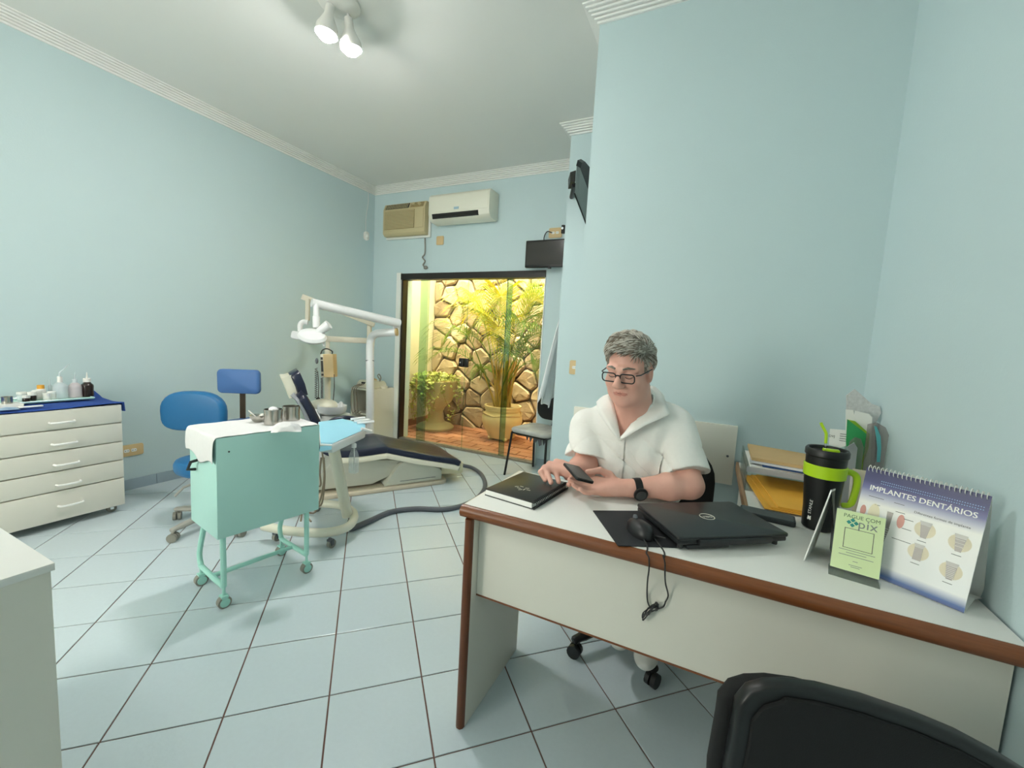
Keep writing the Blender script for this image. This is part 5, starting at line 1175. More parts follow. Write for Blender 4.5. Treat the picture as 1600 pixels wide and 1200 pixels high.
# wall organisers with papers (right corner)
mat('smoke', '#857d76', .3, noise=.05, alpha=.45)
og = thing('paper_organiser', 'smoky plastic magazine holder crammed with papers by the wall corner', 'organiser', (.56, 2.15, ZD))
def upr(pts, Y, t, nm, m, parent, **kw):
    """upright sheet from pixel outline at depth Y, thickness t"""
    V1 = [ony(x, y, Y) for x, y in pts]
    for v in V1: v.z = max(v.z, ZD+.002)
    V2 = [v+Vector((0, t, 0)) for v in V1]; n = len(V1)
    return MB().add(V1+V2, [tuple(range(n))[::-1], tuple(range(n, 2*n))]+[(i, (i+1) % n, n+(i+1) % n, n+i) for i in range(n)]).build(nm, m, parent, world=True, smooth=False)
upr([(1356, 663), (1370, 660), (1384, 668), (1389, 680), (1374, 770), (1344, 762)], 1.96, .004, 'front_panel', 'smoke', og)
upr([(1322, 715), (1328, 690), (1336, 683), (1345, 686), (1350, 700), (1340, 778), (1316, 772)], 1.90, .004, 'divider', 'smoke', og)
upr([(1322, 672), (1350, 662), (1385, 672), (1382, 790), (1318, 775)], 2.12, .004, 'back_panel', 'smoke', og)
mat('news', '#c9cbc9', .8, noise=.3, scale=90); mat('green_f', '#2f9a57', .5); mat('lime_f', '#a6cf3a', .5); mat('teal_f', '#54a9ad', .5); mat('grey_paper', '#9fa3a6', .7)
for (pts, Y, t, nm, m, lb, ct2) in (
    ([(1323, 618), (1336, 608), (1352, 622), (1362, 631), (1375, 635), (1377, 645), (1368, 662), (1366, 775), (1325, 770)], 2.10, .010, 'newspaper', 'news', 'folded grey newspaper sticking up at the back of the magazine holder', 'newspaper'),
    ([(1322, 640), (1333, 641), (1335, 650), (1337, 642), (1358, 647), (1363, 652), (1358, 775), (1322, 770)], 2.05, .006, 'white_papers', 'paper', 'notched white sheets standing in the magazine holder', 'papers'),
    ([(1326, 656), (1336, 658), (1359, 678), (1357, 700), (1350, 720), (1345, 760), (1332, 760)], 2.02, .003, 'lime_folder', 'lime_f', 'lime green folder edge in the magazine holder', 'folder'),
    ([(1324, 655), (1354, 678), (1352, 700), (1347, 718), (1345, 758), (1330, 758), (1322, 690)], 1.99, .003, 'green_folder', 'green_f', 'deep green plastic folder in the magazine holder', 'folder'),
    ([(1366, 665), (1370, 667), (1376, 682), (1377, 700), (1375, 722), (1370, 722), (1371, 700), (1369, 682)], 1.952, .002, 'teal_folder', 'teal_f', 'narrow teal folder strip inside the smoky holder', 'folder'),
    ([(1322, 700), (1335, 692), (1340, 700), (1336, 745), (1320, 745)], 1.885, .008, 'grey_leaflets', 'grey_paper', 'grey leaflets standing behind the tumbler', 'leaflets'),
    ([(1297, 670), (1321, 672), (1321, 697), (1310, 700), (1295, 695)], 1.80, .001, 'business_card', 'paper', 'white business card with black monogram behind the tumbler straw', 'card')):
    zlow = min(ony(x, y, Y).z for x, y in pts)
    if nm == 'business_card':
        o = tag(upr(pts, Y, t, nm, m, None), lb, ct2); cc = [ony(1303, 682, Y-.001), ony(1315, 678, Y-.001)]
        Mk = T(*cc[0]) @ RX(PI/2); text_mb('DVJ', .011, Mk @ T(-.006, 0, 0)).build('monogram', 'cable_d', o, world=True, smooth=False)
        b = MB()
        for i in range(4): b.box(-.004, .014, -.001, .0004, -.0008, .0008, T(cc[1].x, cc[1].y, cc[1].z-.008*i))
        b.build('small_print', 'ink', o, smooth=False)
        MB().box(ony(1309, 697, Y).x-.03, ony(1309, 697, Y).x+.03, Y, Y+.05, ZD, ony(1309, 697, Y).z).build('card_stand', 'acrylic', o, smooth=False)
    else:
        V1 = [ony(x, y, Y) for x, y in pts]; lo = ZD+.003
        for v in V1:
            if v.z < ZD+.12: v.z = lo
        V2 = [v+Vector((0, t, 0)) for v in V1]; n = len(V1)
        o = tag(MB().add(V1+V2, [tuple(range(n))[::-1], tuple(range(n, 2*n))]+[(i, (i+1) % n, n+(i+1) % n, n+i) for i in range(n)]).build(nm, m, smooth=False), lb, ct2)

# ------------------------------------------------------------------ chairs at the desk
oc = thing('office_chair', 'black swivel office chair under the seated man', 'chair', (-.26, 1.85, 0))
star_base(oc, -.26, 1.85, .268, math.atan2(-.217, -.154), 'black_plastic', r=.028, mw='cable_d')
MB().tube([(-.26, 1.85, .09), (-.26, 1.85, .36)], .028, 12).build('gas_lift', 'black_plastic', oc, world=True)
cushion(MB(), .50, .40, .075, .12, T(-.26, 1.885, .352), .3).build('seat', 'black_fabric', oc, world=True, angle=60)
cushion(MB(), .52, .38, .06, .15, T(-.205, 2.085, .685) @ RX(PI/2-.10), .3).build('backrest', 'black_fabric', oc, world=True, angle=60)
MB().tube(spline([(-.26, 1.95, .36), (-.26, 2.14, .38), (-.25, 2.18, .52), (-.24, 2.13, .68)], 5), .018, 8, flat=1.8).build('back_support', 'black_plastic', oc, world=True)

vc = thing('guest_chair', 'black upholstered chair back rising before the desk front', 'chair', (.31, .60, 0))
pc = [(1146, 1125), (1150, 1095), (1168, 1074), (1195, 1066), (1230, 1065), (1280, 1072), (1350, 1090), (1430, 1117), (1500, 1146), (1560, 1178), (1620, 1215)]
nrm = Vector((-.30, .954, 0))
base_pt = at(1165, 1072, .68)
def on_plane(x, y): d = ray(x, y); return C_O+d*((base_pt-C_O).dot(nrm)/d.dot(nrm))
xd = Vector((.954, .30, 0)); cw = .47
def cback(x, z):                                   # outline in chair-plane coordinates
    return base_pt+xd*x+Vector((0, 0, z))
top = [on_plane(*q) for q in pc]
tl = [((t-base_pt).dot(xd), t.z) for t in top]
outl = [(tl[0][0]+.005, .45), (tl[0][0]-.005, .62)]+[(a, z) for a, z in tl]+[(tl[-1][0]+.03, tl[-1][1]-.06), (tl[-1][0]+.03, .45)]
Mv = Matrix(((xd.x, nrm.x, 0, base_pt.x), (xd.y, nrm.y, 0, base_pt.y), (0, 0, 1, 0), (0, 0, 0, 1)))
MB().prism(outl, -.012, .016, 'y', M=Mv).build('back_shell', 'black_plastic', vc, world=True, bevel=.008, segs=3)
ins = [(a+(.02 if a < .05 else -.008), z-.016) for a, z in outl]
MB().prism([(a-.014, z-.022) for a, z in outl], .016, .050, 'y', M=Mv).build('back_cushion', 'black_fabric', vc, world=True, bevel=.012, segs=3)
MB().prism(ins, -.020, -.010, 'y', M=Mv).build('rear_cover', 'black_fabric', vc, world=True, bevel=.003)
sc0 = base_pt+xd*.33+nrm*.15
cushion(MB(), .42, .42, .07, .10, Matrix(((xd.x, nrm.x, 0, sc0.x), (xd.y, nrm.y, 0, sc0.y), (0, 0, 1, .365), (0, 0, 0, 1))), .3).build('seat', 'black_fabric', vc, world=True, angle=60)
for sx in (-.14, .14):
    for sy in (-.14, .14):
        q = sc0+xd*sx+nrm*sy; MB().tube([(q.x, q.y, .37), (q.x, q.y, 0)], .012, 8).build('leg', 'black_plastic', vc, world=True)
for sx in (-.1, .1): q = base_pt+xd*(.24+sx); MB().tube([(q.x, q.y, .38), (q.x, q.y, .55)], .012, 8).build('back_strut', 'black_plastic', vc, world=True)
# ------------------------------------------------------------------ the seated man (smoothly blended solids turned into one surface)
def V3(p): return np.array((p[0], p[1], p[2]), float)
class Field:
    def __init__(s): s.p = []
    def cone(s, a, b, r1, r2, k=.02, sub=False):
        a, b = V3(a), V3(b); ab = b-a; L2 = max(1e-9, ab@ab)
        def f(P):
            t = np.clip((P-a)@ab/L2, 0, 1); return np.linalg.norm(P-a-t[:, None]*ab, axis=1)-(r1+(r2-r1)*t)
        s.p.append((f, (a+b)/2, math.sqrt(L2)/2+max(r1, r2), k, sub)); return s
    def ell(s, c, r, M=None, k=.02, sub=False):
        c, r = V3(c), V3(r); R = np.array(M, float) if M is not None else np.eye(3)
        def f(P):
            q = (P-c)@R; k0 = np.linalg.norm(q/r, axis=1); k1 = np.linalg.norm(q/(r*r), axis=1)+1e-9; return k0*(k0-1)/k1
        s.p.append((f, c, r.max(), k, sub)); return s
    def fn(s, f, c, rad, k=.0, sub=False): s.p.append((f, V3(c), rad, k, sub)); return s
    def value(s, P, ps):
        d = np.full(len(P), .2)
        for f, c, r, k, sub in ps:
            e = f(P)
            if sub: e = -e; 
            if k > 0:
                h = np.clip(.5+.5*((e-d) if not sub else (d-e))/k, 0, 1)
                d = e*(1-h)+d*h-k*h*(1-h) if not sub else e*(1-h)+d*h+k*h*(1-h)
            else: d = np.maximum(d, e) if sub else np.minimum(d, e)
        return d
    def mesh(s, lo, hi, h, post=None, B=14):
        lo, hi = np.array(lo, float), np.array(hi, float); n = np.ceil((hi-lo)/h).astype(int)+1
        F = np.full(n, .2, np.float32)
        for i in range(0, n[0], B):
            for j in range(0, n[1], B):
                for k in range(0, n[2], B):
                    m = np.minimum(n, (i+B, j+B, k+B)); c = lo+h*(np.array((i, j, k))+m-1)/2; hd = h*B*.87+.035
                    ps = [q for q in s.p if np.linalg.norm(q[1]-c)-q[2] < hd]
                    if not any(not q[4] for q in ps): continue
                    I = np.stack(np.meshgrid(np.arange(i, m[0]), np.arange(j, m[1]), np.arange(k, m[2]), indexing='ij'), -1)
                    P = lo+h*I.reshape(-1, 3); d = s.value(P, ps)
                    if post: d = post(P, d)
                    F[i:m[0], j:m[1], k:m[2]] = d.reshape(I.shape[:3])
        F[0] = F[-1] = .2; F[:, 0] = F[:, -1] = .2; F[:, :, 0] = F[:, :, -1] = .2
        S = F < 0; st = np.array((n[1]*n[2], n[2], 1)); acc = {}
        cells = []; pos = []; quads = []
        for ax in range(3):
            sl0 = [slice(None)]*3; sl1 = [slice(None)]*3; sl0[ax] = slice(0, -1); sl1[ax] = slice(1, None)
            idx = np.argwhere(S[tuple(sl0)] != S[tuple(sl1)]); f0 = F[idx[:, 0], idx[:, 1], idx[:, 2]]
            id1 = idx.copy(); id1[:, ax] += 1; f1 = F[id1[:, 0], id1[:, 1], id1[:, 2]]
            p = idx.astype(float); p[:, ax] += f0/(f0-f1); b, c = [(1, 2), (2, 0), (0, 1)][ax]; qs = []
            for db, dc in ((-1, -1), (0, -1), (0, 0), (-1, 0)):
                q = idx.copy(); q[:, b] += db; q[:, c] += dc; qs.append(q@st); cells.append(q@st); pos.append(p)
            Q = np.stack(qs, 1); Q[f0 > 0] = Q[f0 > 0][:, ::-1]; quads.append(Q)
        cells = np.concatenate(cells); pos = np.concatenate(pos); u, inv = np.unique(cells, return_inverse=True)
        V = np.zeros((len(u), 3)); cnt = np.bincount(inv, minlength=len(u))
        for a in range(3): V[:, a] = np.bincount(inv, pos[:, a], len(u))/cnt
        return lo+h*V, np.searchsorted(u, np.concatenate(quads))
def np_obj(name, V, Q, mats, parent=None, pick=None):
    me = bpy.data.meshes.new(name); Wi = np.array(wm(parent).inverted()); V = V@Wi[:3, :3].T+Wi[:3, 3]
    me.from_pydata(V.tolist(), [], Q.tolist())
    for m in mats: me.materials.append(MATS[m])
    if pick is not None: me.polygons.foreach_set('material_index', pick.astype(np.int32))
    me.polygons.foreach_set('use_smooth', [True]*len(me.polygons)); me.update()
    o = bpy.data.objects.new(name, me); col.objects.link(o)
    if parent: o.parent = parent
    WM[o.name] = wm(parent); return o
mat('skin', '#ecb9a7', .5, noise=.10, scale=18, hx2='#dc9f8c', bump=.06, bscale=260)
mat('lip', '#d08a7b', .45, noise=.08)
mat('hair', '#a39c90', .6, noise=.4, scale=26, stretch=(1, .35, 1), hx2='#5e554a', bump=.8, bscale=90)
mat('shirt', '#f4f2ec', .85, noise=.02, scale=80, bump=.35, bscale=26)
mat('trouser', '#e6e4de', .85, noise=.03)
mat('shoe', '#e8e6df', .5, noise=.03)
mat('frame_black', '#17181b', .3)
person = thing('person', 'seated man in a white short-sleeved shirt looking down at his phone', 'person', (-.26, 1.84, 0))

# head frame
HS = .985
HC = at(984, 580, 1.52); hy = Vector((-.19, -.98, 0)).normalized()
pit = math.radians(13); fy = (hy*math.cos(pit)-Vector((0, 0, 1))*math.sin(pit)).normalized()
fz = (hy*math.sin(pit)+Vector((0, 0, 1))*math.cos(pit)).normalized()
rl = math.radians(-1); fx = fy.cross(fz).normalized()
fz = (fz*math.cos(rl)+fx*math.sin(rl)).normalized(); fx = fy.cross(fz).normalized()
HR = np.array(((fx.x, fy.x, fz.x), (fx.y, fy.y, fz.y), (fx.z, fy.z, fz.z)))
HM = Matrix(((fx.x*HS, fy.x*HS, fz.x*HS, HC.x), (fx.y*HS, fy.y*HS, fz.y*HS, HC.y), (fx.z*HS, fy.z*HS, fz.z*HS, HC.z), (0, 0, 0, 1)))
def h2w(p): return HM @ Vector(p)
B_ = Field()
def hell(c, r, k=.02, sub=False): B_.ell(h2w(c), [q*HS for q in r], HR, k*HS, sub)
def hcon(a, b, r1, r2, k=.01, sub=False): B_.cone(h2w(a), h2w(b), r1*HS, r2*HS, k*HS, sub)
hell((0, -.012, .043), (.074, .096, .080)); hell((0, .028, -.025), (.064, .066, .082), .025)
hell((0, .058, -.088), (.030, .026, .024), .03); hell((0, .03, -.095), (.045, .045, .025), .03)
for s in (-1, 1):
    hell((s*.040, .022, -.062), (.030, .045, .036), .025); hell((s*.038, .062, -.022), (.026, .026, .026), .025)
    hcon((s*.012, .088, .030), (s*.050, .070, .028), .011, .010, .015)
    hell((s*.031, .100, .010), (.017, .017, .013), .012, True)
    hell((s*.031, .074, .008), (.0165, .0165, .0155), .006)
    hell((s*.0135, .104, -.028), (.0095, .012, .0085), .004)
    hell((s*.073, -.006, -.002), (.010, .021, .033), .006); hell((s*.081, -.002, .0), (.006, .012, .020), .004, True)
hcon((0, .090, .020), (0, .116, -.020), .0090, .0135, .009); hell((0, .114, -.024), (.0145, .013, .0115), .005)
hcon((-.020, .086, -.0530), (.020, .086, -.0530), .0055, .0055, .010); hcon((-.015, .085, -.0640), (.015, .085, -.0640), .0065, .0065, .009)
hcon((-.022, .097, -.0588), (.022, .097, -.0588), .0032, .0032, .003, True)
# neck and trunk
NB = Vector((-.262, 1.655, 1.075))
B_.cone(h2w((0, -.028, -.045)), NB, .060, .070, .03); B_.cone(h2w((0, .005, -.080)), NB+Vector((0, -.015, -.02)), .045, .048, .03)
SHL, SHR = Vector((-.112, 1.705, 1.022)), Vector((-.435, 1.660, .984))
B_.cone(SHL, SHR, .048, .044, .05); B_.ell((-.262, 1.715, .93), (.175, .110, .20), None, .05); B_.ell((-.26, 1.765, .74), (.175, .145, .20), None, .05); B_.ell((-.26, 1.80, .58), (.17, .14, .11), None, .05)
B_.ell((-.270, 1.662, 1.010), (.07, .05, .07), None, .03)
ELL, WRL = Vector((-.036, 1.590, .836)), at(986, 764, 1.49)
ELR, WRR = at(914, 738, 1.67), onz(893, 737, .838)
WRL.z = max(WRL.z, ZD+.040); ELR.z = max(ELR.z, ZD+.058); WRR.z = max(WRR.z, ZD+.058)
B_.cone(SHL, ELL, .048, .046, .03); B_.cone(ELL, ELL.lerp(WRL, .35), .044, .047, .02); B_.cone(ELL.lerp(WRL, .35), WRL, .046, .030, .02)
B_.cone(SHR, ELR, .044, .046, .03); B_.cone(ELR, ELR.lerp(WRR, .35), .044, .046, .02); B_.cone(ELR.lerp(WRR, .35), WRR, .045, .030, .02)
for s in (-1, 1): B_.cone((-.26+s*.10, 1.80, .56), (-.26+s*.13, 1.60, .57), .085, .075, .04)
# left hand under the phone
KL = [at(931, 750, 1.515), at(929, 758, 1.500), at(928, 766, 1.488), at(931, 774, 1.478)]
TL_ = [at(893, 745, 1.500), at(890, 751, 1.487), at(896, 759, 1.475), at(908, 766, 1.468)]
PHZ = .868
for i in range(4):
    k, t = KL[i], TL_[i]; k.z = max(ZD+.028, min(k.z, PHZ-.022)); t.z = max(ZD+.024, min(t.z, PHZ-.022)); m = k.lerp(t, .45)+Vector((0, 0, -.006)); m2 = k.lerp(t, .75)+Vector((0, 0, -.005))
    B_.cone(WRL, k, .024, .0145, .012); B_.cone(k, m, .0118, .0105, .004); B_.cone(m, m2, .0105, .0098, .003); B_.cone(m2, t+Vector((0, 0, .003)), .0098, .0085, .003)
B_.cone(WRL.lerp(KL[3], .3), WRL.lerp(KL[3], .75), .024, .020, .012)
th = [at(962, 757, 1.51), at(952, 742, 1.525), at(938, 735, 1.52), at(918, 737.5, 1.505)]
B_.cone(WRL, th[0], .026, .022, .012); B_.cone(th[0], th[1], .020, .0155, .008); B_.cone(th[1], th[2], .0145, .0125, .004); B_.cone(th[2], th[3], .0125, .0095, .004)
# right hand curled on the notebook
ZN = ZD+.0245
KR = [onz(879, 725, .855), onz(870, 722.5, .857), onz(859, 726, .852), onz(851.5, 732, .842)]
TR_ = [onz(885, 747, ZN+.010), onz(873, 753, ZN+.010), onz(861, 754, ZN+.009), onz(852, 750, ZN+.009)]
for i in range(4):
    k, t = KR[i], TR_[i]; m = k.lerp(t, .45)+(k-WRR).normalized()*.016+Vector((0, 0, .004))
    B_.cone(WRR, k, .023, .0150, .012); B_.cone(k, m, .0122, .0108, .004); B_.cone(m, t, .0105, .0088, .003)
tr = [onz(897, 744, .820), onz(896, 752, .812), onz(889, 757, ZN+.011)]
B_.cone(WRR, tr[0], .022, .017, .010); B_.cone(tr[0], tr[1], .0145, .0125, .004); B_.cone(tr[1], tr[2], .012, .0095, .004)
Vb, Qb = B_.mesh((-.62, 1.20, .44), (.06, 1.98, 1.42), .0034)
loc = (Vb-np.array(HC))@HR/HS; cq = loc[Qb].mean(1)
lipm = (np.abs(cq[:, 0]) < .027) & (cq[:, 1] > .076) & (cq[:, 2] < -.0540) & (cq[:, 2] > -.0680) & ((cq[:, 0]/.029)**2+((cq[:, 2]+.0605)/.0075)**2 < 1)
np_obj('body', Vb, Qb, ['skin', 'lip'], person, lipm.astype(int))
# hair
Hf = Field(); Hf.ell(h2w((0, -.014, .048)), [q*HS for q in (.083, .106, .090)], HR)
Hf.ell(h2w((-.012, .055, .103)), [q*HS for q in (.062, .050, .030)], HR, .02*HS); Hf.ell(h2w((.02, .0, .118)), [q*HS for q in (.05, .07, .025)], HR, .02*HS)
ys = np.array((-.13, -.06, -.034, -.018, .000, .018, .030, .036, .05, .07, .09, .13)); zs2 = np.array((-.055, -.055, -.030, .034, .038, .034, -.002, .054, .074, .090, .099, .103))
def hairpost(P, d):
    q = (P-np.array(HC))@HR/HS; zh = np.interp(q[:, 1], ys, zs2)+.004*np.sin(q[:, 0]*150)+.003*np.sin(q[:, 0]*67+1)
    d = d+.0018*np.sin(q[:, 0]*190+q[:, 1]*60+3*np.sin(q[:, 2]*50))+.0022*np.sin(q[:, 0]*80-q[:, 1]*95+q[:, 2]*60)
    return np.maximum(d, (zh-q[:, 2])*.7*HS)
c0 = np.array(HC); Vh, Qh = Hf.mesh(c0-.19, c0+.19, .0030, hairpost)
hair = np_obj('hair', Vh, Qh, ['hair'], person)
mat('hair_light', '#cbc6bb', .55, noise=.15, scale=60); mat('hair_dark', '#786b5c', .55, noise=.2, scale=60)
rs = random.Random(21); strands = {'hair_light': MB(), 'hair_dark': MB()}
lh = (Vh-np.array(HC))@HR/HS; cen = np.array((0, -.014, .048)); rad2 = np.array((.083, .106, .090))**2
for iv_ in rs.sample(range(len(Vh)), 2600):
    q = Vector(lh[iv_])
    if (q-Vector(cen)).length < .06: continue
    n0 = Vector((lh[iv_]-cen)/rad2).normalized(); top = max(0.0, min(1.0, (q.z-.05)/.07))
    if q.z < np.interp(q.y, ys, zs2)+.004 and q.y < .03: continue
    d = Vector((.8*top+.1*math.sin(60*q.y), (.5 if q.y > .03 else -.35)*top-.6*(1-top), -.6*(1-top)+.05)); d = d-n0*d.dot(n0); d = d.normalized() if d.length > 1e-3 else Vector((1, 0, 0)); L = rs.uniform(.016, .034); pts = []
    for i in range(5):
        t = i/4; pts.append(h2w(q+d*L*t+n0*(.0035*math.sin(PI*t*.8)+.0006)-n0*(L*t)**2*4.5))
    dark = rs.random() < (.5 if (q.y > .02 and top > .3) else .15)
    strands['hair_dark' if dark else 'hair_light'].tube(pts, [.0006, .0013, .0014, .0011, .0003], 3)
for k_, b_ in strands.items(): b_.build('hair_strands', k_, hair, world=True)
for s in (-1, 1):
    MB().tube([h2w((s*.014, .0995, .0325)), h2w((s*.030, .0945, .0375)), h2w((s*.050, .080, .033))], [.0035, .0045, .002], 6).build('eyebrow', 'hair', person, world=True)
    MB().tube(spline([h2w((s*.018, .0865, .002)), h2w((s*.026, .0915, -.0005)), h2w((s*.036, .0905, -.0005)), h2w((s*.045, .083, .003))], 4), .0011, 5).build('eyelashes', 'cable_d', person, world=True)
MB().tube(spline([h2w((-.024, .0850, -.0585)), h2w((-.010, .0915, -.0588)), h2w((0, .0925, -.0592)), h2w((.010, .0915, -.0588)), h2w((.024, .0850, -.0585))], 4), .0013, 5).build('mouth_line', mat('mouth', '#6e3a33', .6), person, world=True)
# shirt
VB = ony(969, 684, 1.574); PK = VB.x
_l = [VB, ony(965, 658, 1.59), ony(959, 632, 1.625)]; _r = [VB, ony(988, 660, 1.595), ony(1005, 632, 1.64)]
VZL, VXL, VZR, VXR = [q.z for q in _l], [q.x for q in _l], [q.z for q in _r], [q.x for q in _r]
S = Field()
S.cone(SHL, SHR, .070, .066, .05); S.ell((-.262, 1.712, .93), (.197, .132, .215), None, .05); S.ell((-.26, 1.762, .74), (.198, .166, .21), None, .05); S.ell((-.26, 1.79, .60), (.195, .16, .12), None, .05)
S.cone(NB+Vector((0, .02, -.02)), NB+Vector((0, .012, .02)), .088, .078, .05)
SL, SR = SHL.lerp(ELL, .80), SHR.lerp(ELR, .74)
def sleeve(a, b, r1, r2):
    a, b = V3(a), V3(b); ab = b-a; L = math.sqrt(ab@ab); u = ab/L
    def f(P):
        t = (P-a)@u; tc = np.clip(t, 0, L*1.3); d = np.linalg.norm(P-a-tc[:, None]*u, axis=1)-(r1+(r2-r1)*np.clip(t/L, 0, 1)); return np.maximum(d, t-L)
    S.fn(f, (a+b)/2, L/2+max(r1, r2), .012)
sleeve(SHL, SL, .074, .075); sleeve(SHR, SR, .068, .078)
dl_, dr_ = (ELL-SHL).normalized(), (ELR-SHR).normalized()
def shirtpost(P, d):
    x, y, z = P[:, 0], P[:, 1], P[:, 2]
    w1 = np.abs(np.sin(17*x+9*z+2*np.sin(7*z)))**.5; w3 = np.abs(np.sin(11*(x+.26)*np.sign(x+.26)+19*(z-.8)+1.5*np.sin(13*x+4*z)))**.4; d = d-.017*(w1-.7)*np.clip((1.04-z)*6, 0, 1)-.012*(w3-.7)*np.clip((1.02-z)*5, 0, 1)+.0035*np.sin(34*x+14*z+3*np.sin(9*z))*np.clip((1.06-z)*6, 0, 1)+.0028*np.sin(22*z-40*x+5*y+2*np.sin(17*x))+.002*np.sin(70*x+18*z)*np.clip((1.0-z)*5, 0, 1)
    # open V neckline in front
    xl = np.interp(z, VZL, VXL)-.008; xr = np.interp(z, VZR, VXR)+.010
    v = np.maximum(np.maximum(np.maximum(xl-x, x-xr), VB.z-.004-z), y-1.665)
    d = np.maximum(d, -v*.9)
    nk = np.linalg.norm((P-V3(NB+Vector((0, .0, .035))))/np.array((1, 1, .8)), axis=1)-.074       # neck hole
    return np.maximum(d, -nk)
Vs, Qs = S.mesh((-.64, 1.44, .44), (.10, 2.0, 1.20), .0042, shirtpost)
shirt = np_obj('shirt', Vs, Qs, ['shirt'], person)
# pocket and button placket lifted off the shirt front
nrmv = np.cross(Vs[Qs[:, 2]]-Vs[Qs[:, 0]], Vs[Qs[:, 3]]-Vs[Qs[:, 1]]); nrmv /= np.linalg.norm(nrmv, axis=1)[:, None]+1e-12
cs = Vs[Qs].mean(1)
def lift(mask, off, nm, parent):
    q = Qs[mask]; u, inv = np.unique(q, return_inverse=True); vn = np.zeros((len(u), 3)); inv = inv.reshape(q.shape)
    for c in range(4): np.add.at(vn, inv[:, c], nrmv[mask])
    vn /= np.linalg.norm(vn, axis=1)[:, None]+1e-12
    return np_obj(nm, Vs[u]+vn*off, inv, ['shirt'], parent)
fr_ = nrmv[:, 1] < -.15
pk0, pk1 = ony(997, 703, 1.60), ony(1037, 703, 1.60)
lift(fr_ & (cs[:, 0] > pk0.x) & (cs[:, 0] < pk1.x) & (cs[:, 2] > pk0.z-.125) & (cs[:, 2] < pk0.z), .008, 'pocket', shirt)
lift(fr_ & (np.abs(cs[:, 0]-PK-.004) < .015) & (cs[:, 2] > .62) & (cs[:, 2] < VB.z-.004), .006, 'placket', shirt)
for z in (.915, .845):
    m = fr_ & (np.abs(cs[:, 0]-PK-.004) < .006) & (np.abs(cs[:, 2]-z) < .006)
    if m.any(): c = cs[m].mean(0); MB().lathe([(0, 0), (.005, 0), (.005, .002), (0, .0025)], 12, T(c[0], c[1]-.0045, c[2]) @ RX(PI/2), cap=False).build('button', 'paper', shirt, world=True)
# collar wings
for s in (-1, 1):
    if s > 0:
        inn = [NB+Vector((0, .082, .045)), NB+Vector((.050, .070, .045)), ony(1017, 603, 1.70), ony(1005, 632, 1.64), ony(988, 660, 1.595), ony(970, 684, 1.572)]
        out = [NB+Vector((0, .115, .0)), NB+Vector((.070, .10, .0)), ony(1037, 619, 1.71), ony(1047, 648, 1.618), ony(1010, 665, 1.578), ony(971, 688, 1.566)]
    else:
        inn = [NB+Vector((0, .082, .045)), NB+Vector((-.050, .070, .045)), ony(953, 616, 1.68), ony(959, 632, 1.625), ony(965, 658, 1.59), ony(969, 684, 1.572)]
        out = [NB+Vector((0, .115, .0)), NB+Vector((-.070, .10, .0)), ony(934, 629, 1.67), ony(937, 646, 1.60), ony(953, 669, 1.575), ony(968, 688, 1.566)]
    A = spline(inn, 4); O = [Vector(out[i]).lerp(Vector(out[i+1]), k/4) for i in range(5) for k in range(4)]+[Vector(out[5])]
    P = [[a.lerp(o, t)+Vector((0, 0, .008*math.sin(PI*t)))-Vector((0, .004+.016*t, -.004*t)) for t in (0, .25, .5, .75, 1)] for a, o in zip(A, O)]
    MB().grid(P).build('collar', 'shirt', shirt, world=True, solid=.004)
# trousers and shoes
Tf = Field(); Tf.ell((-.26, 1.82, .545), (.195, .165, .105), None, .04)
KN = {1: Vector((-.115, 1.43, .585)), -1: Vector((-.42, 1.43, .585))}; FZ = .122; AN = {1: Vector((-.130, 1.690, .12+FZ)), -1: Vector((-.228, 1.745, .12+FZ))}
for s in (-1, 1):
    Tf.cone((-.26+s*.10, 1.80, .56), KN[s], .098, .078, .03); Tf.cone(KN[s], AN[s], .075, .058, .03)
Vt, Qt = Tf.mesh((-.56, 1.30, .04), (.04, 2.02, .68), .008)
np_obj('trousers', Vt, Qt, ['trouser'], person)
for s in (-1, 1):
    f = Field(); a = AN[s]; f.ell((a.x, a.y-.02, FZ+.055), (.043, .075, .050), None, .03); f.ell((a.x+s*.004, a.y-.115, FZ+.040), (.045, .075, .034), None, .04); f.cone(a, a+Vector((0, 0, -.05)), .045, .045, .03)
    f.p.append((lambda P: P[:, 2]-FZ-.004, V3((a.x, a.y-.06, FZ)), .4, 0, True))
    Vq, Qq = f.mesh((a.x-.09, a.y-.24, FZ-.01), (a.x+.09, a.y+.09, FZ+.16), .005)
    np_obj('shoe', Vq, Qq, ['shoe'], person)
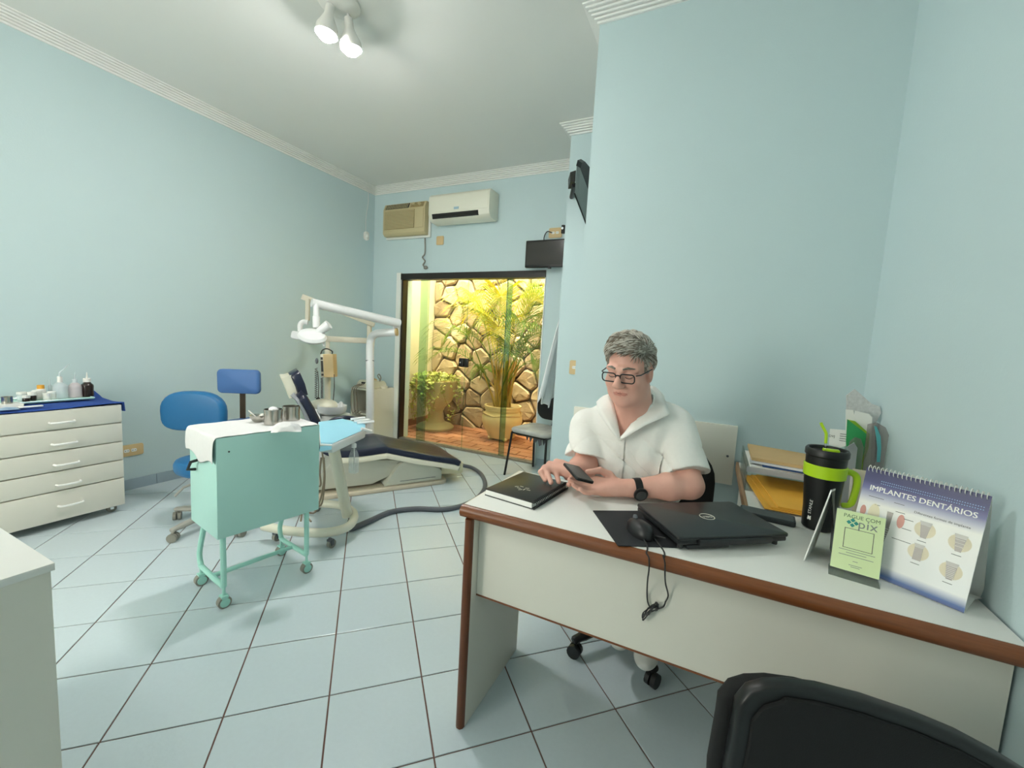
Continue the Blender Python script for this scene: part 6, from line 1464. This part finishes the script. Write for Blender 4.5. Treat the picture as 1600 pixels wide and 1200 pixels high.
# spectacles
gl = thing('spectacles', 'black-framed spectacles on the face of the seated man', 'glasses', tuple(h2w((0, .11, .005))))
clear_mat('lens', '#f6f8f8', .08)
for s in (-1, 1):
    rim = rrect(.051, .031, .011, 5)
    pts = [h2w((s*.0335+q[0], .1085-.10*(abs(s*.0335+q[0])-.01)**1.0*.35, .003+q[1])) for q in rim]
    MB().tube(pts, .0023, 7, closed=True).build('rim', 'frame_black', gl, world=True)
    MB().add(pts+[p+fy*.001 for p in pts], [tuple(range(len(pts)))]).build('lens', 'lens', gl, world=True, smooth=False)
    MB().tube([h2w((s*.059, .094, .013)), h2w((s*.072, .082, .014)), h2w((s*.0775, .03, .014)), h2w((s*.0785, -.015, .012))], .0022, 7).build('temple', 'frame_black', gl, world=True)
MB().tube(spline([h2w((-.009, .1075, .010)), h2w((0, .111, .013)), h2w((.009, .1075, .010))], 4), .0023, 7).build('bridge', 'frame_black', gl, world=True)
# watch
fa = (ELL-WRL).normalized(); wc = WRL+fa*.022
wt = thing('wristwatch', 'black digital watch on the left wrist of the seated man', 'watch', tuple(wc-Vector((0, 0, .03))))
Mw = frame(wc, fa, Vector((0, -1, .1)))
Mk = frame(wc, fa.cross(Vector((0, 0, 1))).normalized(), fa.cross(fa.cross(Vector((0, 0, 1)))))
if abs((Mk.to_3x3() @ Vector((0, 0, 1))).dot(fa)) < .9: print('strap axis off')
MB().lathe([(.0315, -.013), (.0355, -.012), (.0362, 0), (.0355, .012), (.0315, .013)], 28, Mk, cap=False).build('strap', 'black_plastic', wt, world=True)
cf = (-Vector((C_F.x, C_F.y, 0)).normalized()+Vector((0, 0, -.25))); cf = (cf-fa*cf.dot(fa)).normalized()
Mz = frame(wc+cf*.034, fa, cf.cross(fa))
MB().lathe([(0, 0), (.022, 0), (.0245, .004), (.0245, .010), (.020, .0125), (0, .0125)], 24, Mz, cap=False).build('case', 'black_plastic', wt, world=True)
MB().lathe([(0, .0123), (.0175, .0123), (.0175, .0132), (0, .0132)], 24, Mz, cap=False).build('face', mat('watch_face', '#1a2224', .12, spec=.8), wt, world=True)
# phone in the hand
pc0 = onz(903, 739, PHZ); la = Vector((.62, -.78, -.08)).normalized()
ph = thing('smartphone', 'black smartphone held in the left hand of the seated man', 'phone', tuple(pc0))
Mp = frame(pc0, la, Vector((-.78, -.6, .25)))
if (Mp.to_3x3() @ Vector((0, 0, 1))).z < 0: Mp = Mp @ RX(PI)
MB().prism(rrect(.140, .066, .009, 4), -.0045, .0045, M=Mp).build('case', 'black_plastic', ph, world=True, bevel=.0015)
MB().prism(rrect(.130, .060, .007, 4), .0045, .0050, M=Mp).build('screen', mat('phone_screen', '#0c0d10', .25, spec=.3), ph, world=True, smooth=False)
